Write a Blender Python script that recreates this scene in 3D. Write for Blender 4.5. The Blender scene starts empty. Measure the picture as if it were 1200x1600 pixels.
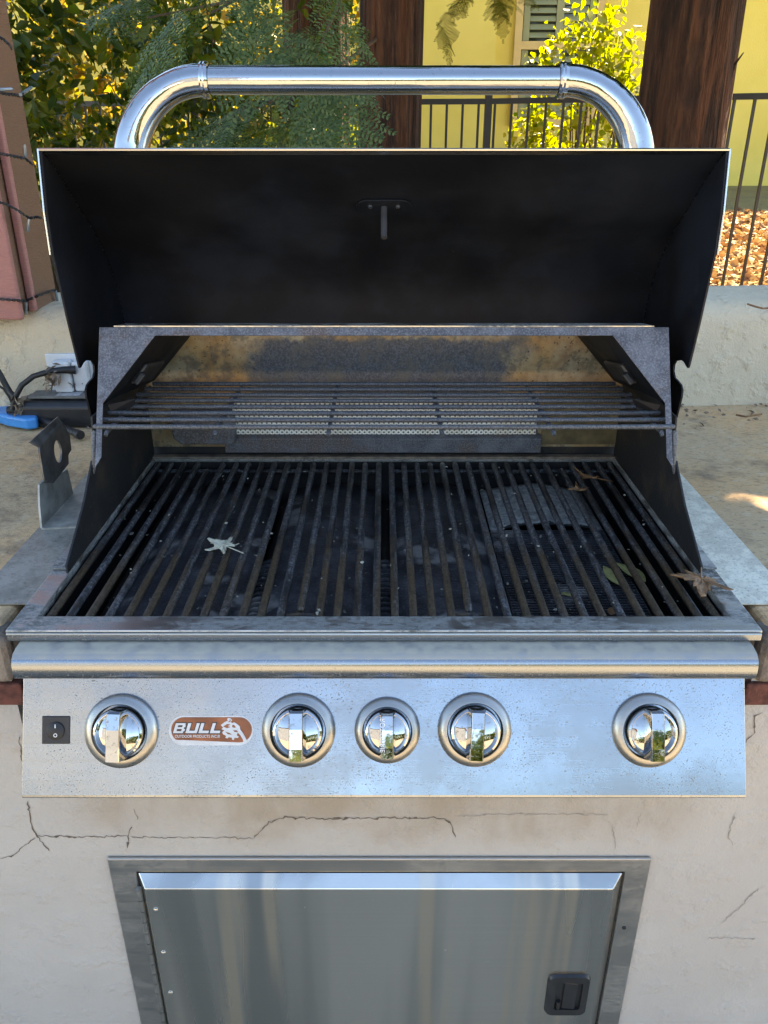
import bpy, bmesh, math, random
import numpy as np
from mathutils import Vector, Matrix
random.seed(7); rng = np.random.default_rng(11)
scene = bpy.context.scene
col = scene.collection
R = math.radians

# ---------------------------------------------------------------- camera
FPX, PITCH, CAM = 1230.0, R(25.0), Vector((0, -.70, 1.395))
cam = bpy.data.cameras.new('camera'); cam_o = bpy.data.objects.new('camera', cam); col.objects.link(cam_o)
cam.sensor_fit = 'VERTICAL'; cam.sensor_height = 24; cam.lens = 24 * FPX / 1600
cam.clip_start = .02; cam.clip_end = 500
cam_o.location = CAM; cam_o.rotation_euler = (R(90) - PITCH, 0, 0)
scene.camera = cam_o
# ---------------------------------------------------------------- sky, sun, exposure
SUN_AZ, SUN_EL = R(40), R(46)          # azimuth from +Y towards +X
w = bpy.data.worlds.new('World'); scene.world = w; w.use_nodes = True
nt = w.node_tree; bg = nt.nodes['Background']
sky = nt.nodes.new('ShaderNodeTexSky'); sky.sky_type = 'NISHITA'; sky.sun_disc = False
sky.sun_elevation = SUN_EL; sky.sun_rotation = SUN_AZ; sky.altitude = 1800; sky.air_density = 1.0; sky.dust_density = .1; sky.ozone_density = 4.0
nt.links.new(sky.outputs[0], bg.inputs[0]); bg.inputs[1].default_value = .11
sd = bpy.data.lights.new('sun', 'SUN'); sd.energy = 5.0; sd.angle = R(.53); sd.color = (1, .93, .82)
so = bpy.data.objects.new('sun', sd); col.objects.link(so)
sdir = Vector((math.sin(SUN_AZ) * math.cos(SUN_EL), math.cos(SUN_AZ) * math.cos(SUN_EL), math.sin(SUN_EL)))
so.rotation_euler = sdir.to_track_quat('Z', 'Y').to_euler(); so.location = sdir * 30
vs = scene.view_settings; vs.view_transform = 'Standard'; vs.look = 'None'; vs.gamma = 1; vs.exposure = 2.8; vs.use_white_balance = True; vs.white_balance_temperature = 8900

# ---------------------------------------------------------------- helpers
def at(x, y, X=None, Y=None, Z=None):
    """world point of a photo pixel on a plane of known place"""
    a = (x - 600) / FPX; b = (y - 800) / FPX
    d = Vector((a, math.cos(PITCH) - b * math.sin(PITCH), -math.sin(PITCH) - b * math.cos(PITCH)))
    if X is not None: t = (X - CAM.x) / d.x
    elif Y is not None: t = (Y - CAM.y) / d.y
    else: t = (Z - CAM.z) / d.z
    return CAM + d * t

class MB:
    def __init__(s): s.v = []; s.f = []
    def add(s, vs, fs):
        o = len(s.v); s.v += [tuple(p) for p in vs]; s.f += [tuple(i + o for i in f) for f in fs]; return s
    def box(s, x0, x1, y0, y1, z0, z1):
        vs = [(x0,y0,z0),(x1,y0,z0),(x1,y1,z0),(x0,y1,z0),(x0,y0,z1),(x1,y0,z1),(x1,y1,z1),(x0,y1,z1)]
        return s.add(vs, [(3,2,1,0),(4,5,6,7),(0,1,5,4),(1,2,6,5),(2,3,7,6),(3,0,4,7)])
    def obox(s, c, ax, ay, az):      # centre and three half-axis vectors
        c, ax, ay, az = map(Vector, (c, ax, ay, az)); vs = []
        for k in (-1, 1):
            for i, j in ((-1,-1),(1,-1),(1,1),(-1,1)): vs.append(c + ax*i + ay*j + az*k)
        return s.add(vs, [(3,2,1,0),(4,5,6,7),(0,1,5,4),(1,2,6,5),(2,3,7,6),(3,0,4,7)])
    def prism(s, loop, d):           # planar 3d loop extruded by vector d
        loop = [Vector(p) for p in loop]; n = len(loop); d = Vector(d)
        vs = loop + [p + d for p in loop]
        fs = [tuple(range(n))[::-1], tuple(range(n, 2*n))] + [(i, (i+1) % n, n + (i+1) % n, n + i) for i in range(n)]
        return s.add(vs, fs)
    def ringprism(s, o, i, z0, z1):  # rectangular ring, o=(x0,x1,y0,y1)
        def c(r, z): return [(r[0],r[2],z),(r[1],r[2],z),(r[1],r[3],z),(r[0],r[3],z)]
        vs = c(o,z0)+c(i,z0)+c(o,z1)+c(i,z1); fs = []
        for k in range(4):
            m = (k+1) % 4
            fs += [(8+k,8+m,12+m,12+k),(k,4+k,4+m,m),(k,m,8+m,8+k),(4+k,12+k,12+m,4+m)]
        return s.add(vs, fs)
    def tube(s, path, r, seg=10, caps=True):
        P = [Vector(p) for p in path]; n = len(P); rs = r if isinstance(r, (list, tuple)) else [r]*n
        T = []
        for i in range(n):
            a = P[max(i-1,0)]; b = P[min(i+1,n-1)]; T.append((b-a).normalized())
        up = Vector((0,0,1)) if abs(T[0].z) < .9 else Vector((1,0,0))
        nrm = (up - T[0]*up.dot(T[0])).normalized(); vs = []
        for i in range(n):
            nrm = (nrm - T[i]*nrm.dot(T[i])).normalized(); bn = T[i].cross(nrm)
            for k in range(seg):
                a = 2*math.pi*k/seg; vs.append(P[i] + (nrm*math.cos(a) + bn*math.sin(a))*rs[i])
        fs = [(i*seg+k, i*seg+(k+1)%seg, (i+1)*seg+(k+1)%seg, (i+1)*seg+k) for i in range(n-1) for k in range(seg)]
        if caps: fs += [tuple(range(seg))[::-1], tuple(range((n-1)*seg, n*seg))]
        return s.add(vs, fs)
    def lathe(s, c, n, prof, seg=48, cap=True):   # prof = [(radius, height along n)]
        c = Vector(c); n = Vector(n).normalized(); u = n.orthogonal().normalized(); b = n.cross(u); vs = []
        for r, h in prof:
            for k in range(seg):
                a = 2*math.pi*k/seg; vs.append(c + n*h + (u*math.cos(a) + b*math.sin(a))*r)
        m = len(prof)
        fs = [(i*seg+k, i*seg+(k+1)%seg, (i+1)*seg+(k+1)%seg, (i+1)*seg+k) for i in range(m-1) for k in range(seg)]
        if cap: fs.append(tuple(range((m-1)*seg, m*seg)))
        return s.add(vs, fs)
    def build(s, name, mat, parent=None, smooth=False, bevel=0, seg=2, recalc=True, loc=None):
        return mesh_obj(name, s.v, s.f, mat, parent, smooth, bevel, seg, recalc, loc)

def wloc(o):
    p = Vector((0,0,0))
    while o is not None: p += o.location; o = o.parent
    return p
def mesh_obj(name, v, f, mat, parent=None, smooth=False, bevel=0, seg=2, recalc=True, loc=None):
    me = bpy.data.meshes.new(name)
    off = wloc(parent) if parent else Vector((0,0,0))
    base = Vector(loc) if loc is not None else off
    me.from_pydata([tuple(Vector(p) - base) for p in v], [], f)
    if recalc or bevel:
        bm = bmesh.new(); bm.from_mesh(me)
        if recalc: bmesh.ops.recalc_face_normals(bm, faces=bm.faces)
        if bevel:
            ed = [e for e in bm.edges if len(e.link_faces) == 2 and e.calc_face_angle(0) > .45]
            bmesh.ops.bevel(bm, geom=ed, offset=bevel, segments=seg, profile=.5, affect='EDGES', clamp_overlap=True)
        bm.to_mesh(me); bm.free()
    if smooth:
        me.polygons.foreach_set('use_smooth', [True]*len(me.polygons))
        try: me.set_sharp_from_angle(angle=R(40))
        except Exception: pass
    if mat: me.materials.append(mat)
    o = bpy.data.objects.new(name, me); col.objects.link(o)
    o.location = base - off
    if parent: o.parent = parent
    return o
def np_obj(name, V, Fq, mat, parent=None, smooth=False, loc=(0,0,0)):
    """fast mesh from numpy arrays; Fq is (n,k)"""
    me = bpy.data.meshes.new(name); V = np.asarray(V, np.float32) - np.asarray(wloc(parent) if parent else loc, np.float32)
    k = Fq.shape[1]
    me.vertices.add(len(V)); me.vertices.foreach_set('co', V.ravel())
    me.loops.add(Fq.size); me.loops.foreach_set('vertex_index', Fq.ravel().astype(np.int32))
    me.polygons.add(len(Fq)); me.polygons.foreach_set('loop_start', np.arange(0, Fq.size, k, dtype=np.int32))
    me.polygons.foreach_set('loop_total', np.full(len(Fq), k, dtype=np.int32))
    me.update(calc_edges=True); me.validate()
    if smooth: me.polygons.foreach_set('use_smooth', [True]*len(me.polygons))
    me.materials.append(mat); o = bpy.data.objects.new(name, me); col.objects.link(o)
    if parent: o.parent = parent
    else: o.location = loc
    return o
def tag(o, label=None, cat=None, group=None, kind=None):
    if label: o['label'] = label
    if cat: o['category'] = cat
    if group: o['group'] = group
    if kind: o['kind'] = kind
    return o
def thing(name, loc, label, cat, group=None):
    o = bpy.data.objects.new(name, None); col.objects.link(o); o.location = loc; o.empty_display_size = .05
    return tag(o, label, cat, group)
def text_part(name, body, size, origin, ux, uy, un, mat, parent, shear=0, depth=.0003, sx=1.0, align='LEFT', offset=0):
    cu = bpy.data.curves.new(name, 'FONT'); cu.body = body; cu.size = size; cu.shear = shear; cu.extrude = depth
    cu.align_x = align; cu.offset = offset
    t = bpy.data.objects.new(name, cu); col.objects.link(t)
    dg = bpy.context.evaluated_depsgraph_get(); me = bpy.data.meshes.new_from_object(t.evaluated_get(dg))
    bpy.data.objects.remove(t); bpy.data.curves.remove(cu)
    ux, uy, un, origin = map(Vector, (ux, uy, un, origin)); off = wloc(parent)
    for vtx in me.vertices:
        c = vtx.co; vtx.co = origin + ux*c.x*sx + uy*c.y + un*c.z - off
    me.materials.clear(); me.materials.append(mat)
    o = bpy.data.objects.new(name, me); col.objects.link(o); o.parent = parent; return o

# ---------------------------------------------------------------- materials
class NT:
    def __init__(s, name):
        s.m = bpy.data.materials.new(name); s.m.use_nodes = True; s.t = s.m.node_tree; s.t.nodes.clear()
        s.out = s.n('ShaderNodeOutputMaterial'); s.p = s.n('ShaderNodeBsdfPrincipled'); s.l(s.p.outputs[0], s.out.inputs[0])
        s.pos = s.n('ShaderNodeNewGeometry').outputs['Position']
    def n(s, t, **k):
        o = s.t.nodes.new(t)
        for a, b in k.items(): setattr(o, a, b)
        return o
    def l(s, a, b): s.t.links.new(a, b)
    def put(s, sock, v):
        if isinstance(v, bpy.types.NodeSocket): s.l(v, sock)
        elif isinstance(v, tuple) and len(v) == 3 and sock.type == 'RGBA': sock.default_value = (*v, 1)
        else: sock.default_value = v
    def vec(s, scale=(1,1,1), loc=(0,0,0), src=None):
        m = s.n('ShaderNodeMapping'); s.l(src or s.pos, m.inputs[0]); m.inputs['Scale'].default_value = scale; m.inputs['Location'].default_value = loc
        return m.outputs[0]
    def noise(s, scale, detail=4, rough=.55, stretch=(1,1,1), loc=(0,0,0), dist=0):
        o = s.n('ShaderNodeTexNoise'); s.l(s.vec(stretch, loc), o.inputs['Vector'])
        o.inputs['Scale'].default_value = scale; o.inputs['Detail'].default_value = detail; o.inputs['Roughness'].default_value = rough
        o.inputs['Distortion'].default_value = dist
        return o.outputs[0]
    def ramp(s, f, a, b, lo=0., hi=1.):
        o = s.n('ShaderNodeMapRange'); o.interpolation_type = 'SMOOTHSTEP'; s.put(o.inputs[0], f)
        o.inputs[1].default_value = a; o.inputs[2].default_value = b; o.inputs[3].default_value = lo; o.inputs[4].default_value = hi
        return o.outputs[0]
    def math(s, op, a, b=0.):
        o = s.n('ShaderNodeMath', operation=op); s.put(o.inputs[0], a); s.put(o.inputs[1], b); return o.outputs[0]
    def mix(s, f, a, b):
        o = s.n('ShaderNodeMix', data_type='RGBA'); s.put(o.inputs[0], f); s.put(o.inputs[6], a); s.put(o.inputs[7], b); return o.outputs[2]
    def sep(s):
        o = s.n('ShaderNodeSeparateXYZ'); s.l(s.pos, o.inputs[0]); return o.outputs
    def bump(s, h, dist=.001, strength=1.):
        o = s.n('ShaderNodeBump'); s.put(o.inputs['Height'], h); o.inputs['Distance'].default_value = dist; o.inputs['Strength'].default_value = strength
        s.l(o.outputs[0], s.p.inputs['Normal']); return o
    def set(s, base=None, rough=None, metal=None, **k):
        if base is not None: s.put(s.p.inputs['Base Color'], base)
        if rough is not None: s.put(s.p.inputs['Roughness'], rough)
        if metal is not None: s.put(s.p.inputs['Metallic'], metal)
        for a, b in k.items(): s.put(s.p.inputs[a.replace('_', ' ')], b)
        return s

def simple(name, c, rough=.6, metal=0., var=.25, scale=30, bump=0., bscale=None, detail=5):
    s = NT(name); f = s.ramp(s.noise(scale, detail), .3, .7)
    s.set(s.mix(f, tuple(x*(1-var) for x in c), tuple(min(1, x*(1+var*.6)) for x in c)), rough, metal)
    if bump: s.bump(s.noise(bscale or scale*3, 5, .6), bump)
    return s.m

def steel(name, c=(.62,.62,.61), rough=.28, aniso=.75, grime=0., speck=0., grime_c=(.19,.185,.15), wob=0., streak=(1,400,400), top_only=False, smudge=0.):
    s = NT(name)
    br = s.noise(1.0, 3, .6, streak)                       # fine horizontal brushing
    base = s.mix(s.ramp(br, .3, .7), tuple(x*.955 for x in c), c); rg = s.ramp(br, .25, .75, rough*.85, rough*1.2); mt = 1.0
    if smudge:
        sm = s.ramp(s.noise(11, 6, .65, (.8,1,.8), (6,3,1)), .40, .66); base = s.mix(s.math('MULTIPLY', sm, smudge), base, tuple(x*.62 for x in c)); rg = s.math('ADD', rg, s.math('MULTIPLY', sm, .10))
    if grime or speck:
        m = None
        if speck:
            a = s.math('MULTIPLY', s.ramp(s.noise(620, 2, .5, (1,1,1)), .61, .68), s.ramp(s.noise(22, 5, .65), .36, .60))
            b = s.math('MULTIPLY', s.ramp(s.noise(240, 3, .6, (.7,1,1), (3,1,2)), .665, .74), s.ramp(s.noise(9, 3, .6, (1,1,1), (5,2,1)), .46, .62))
            m = s.math('MULTIPLY', s.math('MAXIMUM', a, b), speck)
        if grime:
            g = s.math('MULTIPLY', s.ramp(s.noise(14, 9, .74, (.4,1,1), (1,7,2)), .42, .60), grime)
            g2 = s.math('MULTIPLY', s.ramp(s.noise(220, 7, .8, (.5,1,1)), .36, .56), g)
            if top_only:      # dust lies on what faces up
                nz = s.n('ShaderNodeSeparateXYZ'); s.l(s.n('ShaderNodeNewGeometry').outputs['True Normal'], nz.inputs[0]); g2 = s.math('MULTIPLY', s.math('MAXIMUM', g2, s.ramp(s.noise(60, 5, .7, loc=(4,4,4)), .3, .6, .55, .95)), s.ramp(nz.outputs[2], .55, .97, .03, 1.))
            m = g2 if m is None else s.math('MAXIMUM', m, g2)
        base = s.mix(m, base, grime_c)
        rg = s.math('ADD', s.math('MULTIPLY', m, .5), rg); mt = s.math('SUBTRACT', 1.0, m)
    s.set(base, rg, mt)
    s.p.inputs['Anisotropic'].default_value = aniso
    tv = s.n('ShaderNodeCombineXYZ'); tv.inputs[0].default_value = 1; s.l(tv.outputs[0], s.p.inputs['Tangent'])
    if wob:
        s.bump(s.noise(5, 2, .5, (1,1,.6)), wob)
    else: s.bump(br, .00002)
    return s.m

M = {}
M['panel'] = steel('brushed_steel_spotted', (.32,.355,.40), .20, .7, 0, .9, wob=.0006, smudge=.35)  # blue of the reflected sky mixed into the steel tint
M['nose'] = steel('brushed_steel_weathered', (.29,.32,.355), .24, .7, .95, .5, (.42,.38,.30), wob=.0003, top_only=True)  # sky-reflection blue is in this base colour too
M['flange'] = steel('steel_grimy', (.55,.55,.53), .34, .4, 1.0, .8, (.10,.098,.085))
M['steel_plain'] = steel('steel_plain', (.60,.60,.59), .25, .4)
M['door'] = steel('door_steel', (.52,.52,.50), .24, .75, 0, .25, wob=.004)
s = NT('door_steel_painted_reflections'); br = s.noise(1.0, 3, .6, (1,400,400)); vs_ = s.noise(1.0, 3, .5, (9,9,.5), (2,0,0), .4); v2 = s.noise(1.0, 2, .5, (26,1,.9), (7,0,0))
k = s.mix(s.ramp(vs_, .38, .62), (.44,.445,.425), (.80,.765,.70)); k = s.mix(s.math('MULTIPLY', s.ramp(v2, .54, .70), .75), k, (.92,.78,.62)); k = s.mix(s.math('MULTIPLY', s.ramp(br, .3, .7), .10), k, (.3,.3,.3))  # soft vertical reflections of the surroundings painted into the steel colour
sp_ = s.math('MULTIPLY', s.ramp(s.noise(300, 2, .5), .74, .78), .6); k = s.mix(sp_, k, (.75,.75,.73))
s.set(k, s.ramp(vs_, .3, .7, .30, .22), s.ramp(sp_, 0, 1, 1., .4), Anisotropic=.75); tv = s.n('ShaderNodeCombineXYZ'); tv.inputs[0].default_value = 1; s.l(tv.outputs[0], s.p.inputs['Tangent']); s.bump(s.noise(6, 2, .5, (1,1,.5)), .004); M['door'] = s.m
M['door_frame'] = steel('door_frame_steel', (.46,.46,.45), .34, .4, .25, .2)
M['bezel'] = steel('bezel_steel', (.40,.39,.365), .30, 0, .12, .3)
s = NT('chrome'); f = s.ramp(s.noise(260, 4, .6), .55, .7); s.set(s.mix(f, (.46,.465,.47), (.3,.3,.28)), s.ramp(f, 0, 1, .035, .3), 1.0); s.bump(s.noise(60, 2), .00006); M['chrome'] = s.m
s = NT('chrome_handle'); f = s.ramp(s.noise(420, 3, .6), .60, .72); s.set(s.mix(f, (.42,.43,.44), (.26,.27,.28)), s.ramp(f, 0, 1, .07, .4), 1.0); s.bump(s.noise(25, 3, .6), .0003); M['handle'] = s.m
# black liner of the hood: soot with a slight greyish bloom
s = NT('hood_black'); a = s.ramp(s.noise(5, 6, .65), .42, .68); b = s.math('MULTIPLY', s.ramp(s.noise(130, 4, .6), .68, .76), s.ramp(s.noise(7, 3, .5, loc=(5,5,5)), .45, .6))
s.set(s.mix(b, s.mix(a, (.0030,.0037,.0055), (.0080,.0112,.018)), (.04,.045,.056)), s.ramp(s.noise(9, 4), .3, .7, .45, .65), Specular_IOR_Level=.28); s.bump(s.noise(140, 4), .0002); M['hood_black'] = s.m
s = NT('firebox_black'); a = s.ramp(s.noise(16, 6, .65), .48, .68); b = s.ramp(s.noise(320, 3, .6), .66, .75)
s.set(s.mix(b, s.mix(a, (.008,.008,.009), (.030,.022,.015)), (.12,.115,.105)), .62); s.bump(s.noise(220, 4), .0005); M['firebox'] = s.m
s = NT('scorched_steel'); a = s.ramp(s.noise(26, 6, .7), .4, .62); b = s.ramp(s.noise(420, 4, .65), .45, .62); c = s.ramp(s.noise(15, 5, .6, loc=(4,2,9)), .5, .65)
s.set(s.mix(s.math('MULTIPLY', b, .42), s.mix(c, s.mix(a, (.065,.068,.078), (.12,.125,.14)), (.095,.07,.06)), (.26,.27,.29)), .45, .25); s.bump(s.noise(500, 3), .0003); M['scorched'] = s.m
# firebox back: heat-tinted steel with a soot patch in the middle
s = NT('heat_tinted_steel'); X, Y, Z = s.sep()[0:3]
bl = s.ramp(s.noise(30, 6, .7), .35, .7)
tint = s.mix(s.ramp(s.noise(10, 3, .6), .35, .65), (.42,.25,.10), (.42,.35,.23)); tint = s.mix(s.math('MULTIPLY', bl, .6), tint, (.20,.075,.02))
dx = s.math('ABSOLUTE', s.math('SUBTRACT', X, -.005)); nz = s.math('MULTIPLY', s.math('SUBTRACT', s.noise(24, 5, .7), .5), .16)
soot = s.ramp(s.math('ADD', dx, nz), .17, .235, 1., 0.)
soot = s.math('MULTIPLY', soot, s.ramp(s.math('ADD', Z, s.math('MULTIPLY', nz, .35)), 1.118, 1.128, 1., .15))
spots = s.ramp(s.noise(150, 4, .6), .60, .68)
lowdirt = s.math('MULTIPLY', s.ramp(s.noise(40, 5, .7, loc=(2,2,2)), .46, .62), .7)
k = s.mix(soot, tint, s.mix(s.ramp(s.noise(380, 3), .4, .65), (.045,.045,.05), (.10,.10,.11)))
k = s.mix(s.math('MULTIPLY', spots, .8), k, (.03,.022,.02)); k = s.mix(lowdirt, k, (.10,.085,.065))
s.set(k, .5, s.math('MULTIPLY', s.math('SUBTRACT', 1., soot), .45)); s.bump(s.noise(300, 3), .0002); M['back_wall'] = s.m
# woven ceramic / wire face of the rear burner
s = NT('burner_mesh')
w1 = s.n('ShaderNodeTexWave', wave_type='BANDS', bands_direction='DIAGONAL'); s.l(s.vec((1,0,1)), w1.inputs[0]); w1.inputs['Scale'].default_value = 80
w2 = s.n('ShaderNodeTexWave', wave_type='BANDS', bands_direction='DIAGONAL'); s.l(s.vec((-1,0,1)), w2.inputs[0]); w2.inputs['Scale'].default_value = 80
h = s.math('MAXIMUM', w1.outputs['Fac'], w2.outputs['Fac'])
s.set(s.mix(s.ramp(h, .30, .62), (.14,.125,.10), s.mix(s.ramp(s.noise(20, 4), .35, .65), (.92,.89,.80), (.75,.68,.56))), .6, .2); s.bump(h, .0012); M['burner_mesh'] = s.m
# cast grates: greasy iron going rusty at the front
s = NT('grate_iron'); X, Y, Z = s.sep()[0:3]
n1 = s.noise(30, 5, .65); n2 = s.noise(260, 7, .78); fr = s.ramp(s.math('ADD', Y, s.math('MULTIPLY', s.math('SUBTRACT', n1, .5), .28)), .14, .26, 1., 0.)
char = s.ramp(s.noise(1.0, 4, .6, (70,7,1), (3,1,0)), .50, .60); fr = s.math('MULTIPLY', fr, s.ramp(s.noise(1.0, 3, .5, (55,3,1)), .33, .55))
iron = s.mix(s.ramp(n2, .45, .62), (.015,.0155,.018), (.175,.18,.188)); iron = s.mix(s.math('MULTIPLY', char, .92), iron, (.010,.0095,.010)); iron = s.mix(s.math('MULTIPLY', s.ramp(s.noise(26, 5, .65, loc=(8,8,8)), .56, .68), .55), iron, (.075,.045,.025))
rust = s.mix(s.ramp(n2, .35, .7), (.028,.018,.010), (.125,.082,.046))
s.set(s.mix(fr, iron, rust), s.ramp(n1, .3, .7, .28, .55), .15); s.bump(n2, .0012); M['grate'] = s.m
s = NT('rack_wire'); n2 = s.noise(500, 4, .65); s.set(s.mix(s.ramp(n2, .35, .68), (.033,.037,.044), (.13,.14,.155)), .45, .2); s.bump(n2, .0003); M['rack'] = s.m
s = NT('heat_plate_black'); a = s.ramp(s.noise(20, 6, .65), .4, .7); b = s.ramp(s.noise(260, 4, .7), .55, .75); c = s.ramp(s.noise(9, 4, .6, loc=(7,1,1)), .56, .66)
s.set(s.mix(s.math('MULTIPLY', b, .6), s.mix(c, s.mix(a, (.030,.031,.036), (.10,.104,.115)), (.30,.285,.265)), (.34,.34,.345)), .42); s.bump(s.noise(180, 5, .7), .0012); M['heat_plate'] = s.m
s = NT('ash_plate'); Y = s.sep()[1]; e = s.ramp(s.math('ADD', Y, s.math('MULTIPLY', s.math('SUBTRACT', s.noise(40, 5, .7), .5), .05)), .345, .352)
s.set(s.mix(e, (.02,.02,.021), s.mix(s.ramp(s.noise(120, 5, .7), .35, .65), (.26,.27,.26), (.62,.64,.60))), .75); s.bump(s.noise(200, 4), .0006); M['ash'] = s.m
M['black_plastic'] = simple('black_plastic', (.016,.017,.019), .38, 0, .3, 60, .0002, 400)
M['black_rubber'] = simple('black_rubber', (.012,.012,.013), .5, 0, .3, 40)
M['dark_metal'] = simple('fence_paint', (.012,.011,.011), .45, 0, .3, 20)
M['white_paint'] = simple('white_marking', (.75,.75,.74), .5, 0, .1, 40)
M['badge_red'] = simple('badge_enamel', (.26,.085,.035), .28, .35, .35, 40)
M['badge_silver'] = simple('badge_silver', (.50,.52,.54), .35, .5, .1, 60)
M['badge_dark'] = simple('badge_outline', (.03,.02,.018), .4, 0, .1, 60)
# stucco
def stucco(name, c1, c2, stain, bump=.0022):
    s = NT(name); big = s.noise(3.2, 4, .6); mid = s.noise(18, 5, .6)
    k = s.mix(s.ramp(big, .35, .65), c1, c2); k = s.mix(s.math('MULTIPLY', s.ramp(mid, .5, .75), .16), k, stain)
    k = s.mix(s.math('MULTIPLY', s.ramp(s.noise(240, 5, .7), .58, .80), .22), k, tuple(x*.6 for x in stain))
    s.set(k, .85); h = s.math('ADD', s.math('MULTIPLY', s.noise(26, 5, .6, (1,1,.7)), 1.0), s.math('MULTIPLY', s.ramp(s.noise(34, 4, .55), .45, .85), 1.1))
    h = s.math('ADD', h, s.math('MULTIPLY', s.noise(300, 4, .7), .40)); s.bump(h, bump); return s
s = stucco('island_plaster', (.43,.40,.365), (.465,.44,.405), (.36,.315,.265))
X_, Y_, Z_ = s.sep()[0:3]; src = s.p.inputs['Base Color'].links[0].from_socket      # dirty run-off under the panel
band = s.math('MULTIPLY', s.ramp(s.math('ADD', Z_, s.math('MULTIPLY', s.math('SUBTRACT', s.noise(14, 4, .6), .5), .12)), .585, .66), s.ramp(s.math('ABSOLUTE', X_), .30, .42, 1., 0.))
band = s.math('MULTIPLY', band, s.ramp(s.noise(9, 4, .6, (1,1,.35)), .3, .6, .25, .85)); s.put(s.p.inputs['Base Color'], s.mix(band, src, (.33,.265,.195)))
M['plaster'] = s.m
s = stucco('garden_wall_stucco', (.57,.465,.325), (.65,.54,.385), (.40,.31,.21), .005); M['stucco'] = s.m
s = NT('counter_concrete'); a = s.noise(4, 5, .6); b = s.noise(38, 6, .7); c = s.noise(150, 7, .8, (.6,1,1))
k = s.mix(s.ramp(a, .35, .65), (.66,.40,.195), (.55,.38,.215)); k = s.mix(s.math('MULTIPLY', s.ramp(b, .5, .68), .6), k, (.66,.52,.34)); k = s.mix(s.math('MULTIPLY', s.ramp(c, .50, .66), .75), k, (.15,.11,.08))
k = s.mix(s.math('MULTIPLY', s.ramp(s.noise(9, 7, .75, loc=(9,4,1)), .48, .66), .65), k, (.17,.11,.07))
s.set(k, .8); s.bump(s.math('ADD', b, s.math('MULTIPLY', c, .5)), .0025); M['counter'] = s.m
s = NT('galvanised'); a = s.noise(45, 6, .7); b = s.noise(260, 4, .7)
k = s.mix(s.ramp(a, .38, .62), (.62,.58,.47), (.82,.78,.64)); k = s.mix(s.math('MULTIPLY', s.ramp(b, .52, .68), .6), k, (.15,.15,.135)); s.set(k, .55, .25); s.bump(b, .0006); M['galv'] = s.m
s = NT('galvanised_dull'); k = s.mix(s.ramp(a_ := s.noise(30, 6, .7), .38, .62), (.22,.21,.175), (.34,.32,.27)); k = s.mix(s.math('MULTIPLY', s.ramp(s.noise(200, 4, .7), .5, .7), .5), k, (.08,.08,.07)); s.set(k, .5, .3); s.bump(s.noise(200, 4), .0004); M['galv_dull'] = s.m
M['brick'] = simple('red_brick', (.13,.042,.030), .85, 0, .5, 60, .002, 160)
M['mortar'] = simple('old_stone_edge', (.22,.18,.145), .9, 0, .5, 40, .003, 120)
M['crack'] = simple('crack_dark', (.14,.108,.082), .95, 0, .3, 60)
M['crack_soft'] = simple('crack_faint', (.31,.28,.245), .95, 0, .3, 60)
def painted_wood(name, c, st=(1,1,1)):
    s = NT(name); g = s.noise(60, 5, .6, (1.0, 1.0, 9.0)); s.set(s.mix(s.ramp(g, .3, .7), tuple(x*.86 for x in c), c), .6); s.bump(g, .0022); return s.m
M['post_side_lit'] = painted_wood('post_paint_side_lit', (.185,.088,.048)); M['post_sky_lit'] = painted_wood('post_paint_sky_lit', (.40,.165,.135))  # one post paint; hue of the light on each face put into its colour
s = NT('redwood_bark'); g = s.noise(16, 7, .7, (1,1,.07), dist=.4); g2 = s.noise(70, 5, .65, (1,1,.12))
k = s.mix(s.ramp(g, .35, .65), (.020,.0065,.0025), (.115,.038,.014)); k = s.mix(s.math('MULTIPLY', s.ramp(g2, .45, .7), .6), k, (.17,.07,.032)); s.set(k, .95)
g3 = s.noise(6.5, 5, .65, (1,1,.10), (3,1,2), .5); k = s.mix(s.ramp(g3, .50, .60, .0, .65), k, (.012,.005,.003)); s.set(k); s.bump(s.math('SUBTRACT', s.math('ADD', g, s.math('MULTIPLY', g2, .6)), s.ramp(g3, .46, .62)), .045); M['bark'] = s.m
def leafmat(name, cs, trans=.5, tint=(1.25,1.2,.5), rough=.5, spec=.3):
    s = NT(name); rnd = s.n('ShaderNodeNewGeometry').outputs['Random Per Island']
    k = cs[0]
    for i, c in enumerate(cs[1:]): k = s.mix(s.ramp(rnd, (i+.3)/len(cs), (i+1)/len(cs)), k, c)
    s.set(k, rough); s.p.inputs['Specular IOR Level'].default_value = spec
    tr = s.n('ShaderNodeBsdfTranslucent'); mx = s.n('ShaderNodeMixShader'); mx.inputs[0].default_value = trans
    mul = s.n('ShaderNodeMix', data_type='RGBA', blend_type='MULTIPLY'); mul.inputs[0].default_value = 1; s.put(mul.inputs[6], k); mul.inputs[7].default_value = (*tint, 1)
    s.l(mul.outputs[2], tr.inputs[0]); s.l(s.p.outputs[0], mx.inputs[1]); s.l(tr.outputs[0], mx.inputs[2]); s.l(mx.outputs[0], s.out.inputs[0]); return s.m
M['needle'] = leafmat('redwood_needles', [(.045,.085,.035),(.075,.125,.05),(.12,.17,.07)], .35, (1.1,1.25,.6))
M['needle_far'] = leafmat('redwood_needles_sunlit', [(.022,.026,.005),(.035,.038,.007)], .35, (1.2,1.2,.5), .9, 0.)
M['shrub'] = leafmat('dark_shrub_leaf', [(.022,.045,.011),(.04,.075,.015),(.10,.12,.018)], .5, (1.9,1.7,.35), .35)
M['hedge'] = leafmat('sunlit_hedge_leaf', [(.12,.14,.02),(.22,.20,.035),(.28,.20,.05)], .55, (1.4,1.25,.35))
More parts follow.
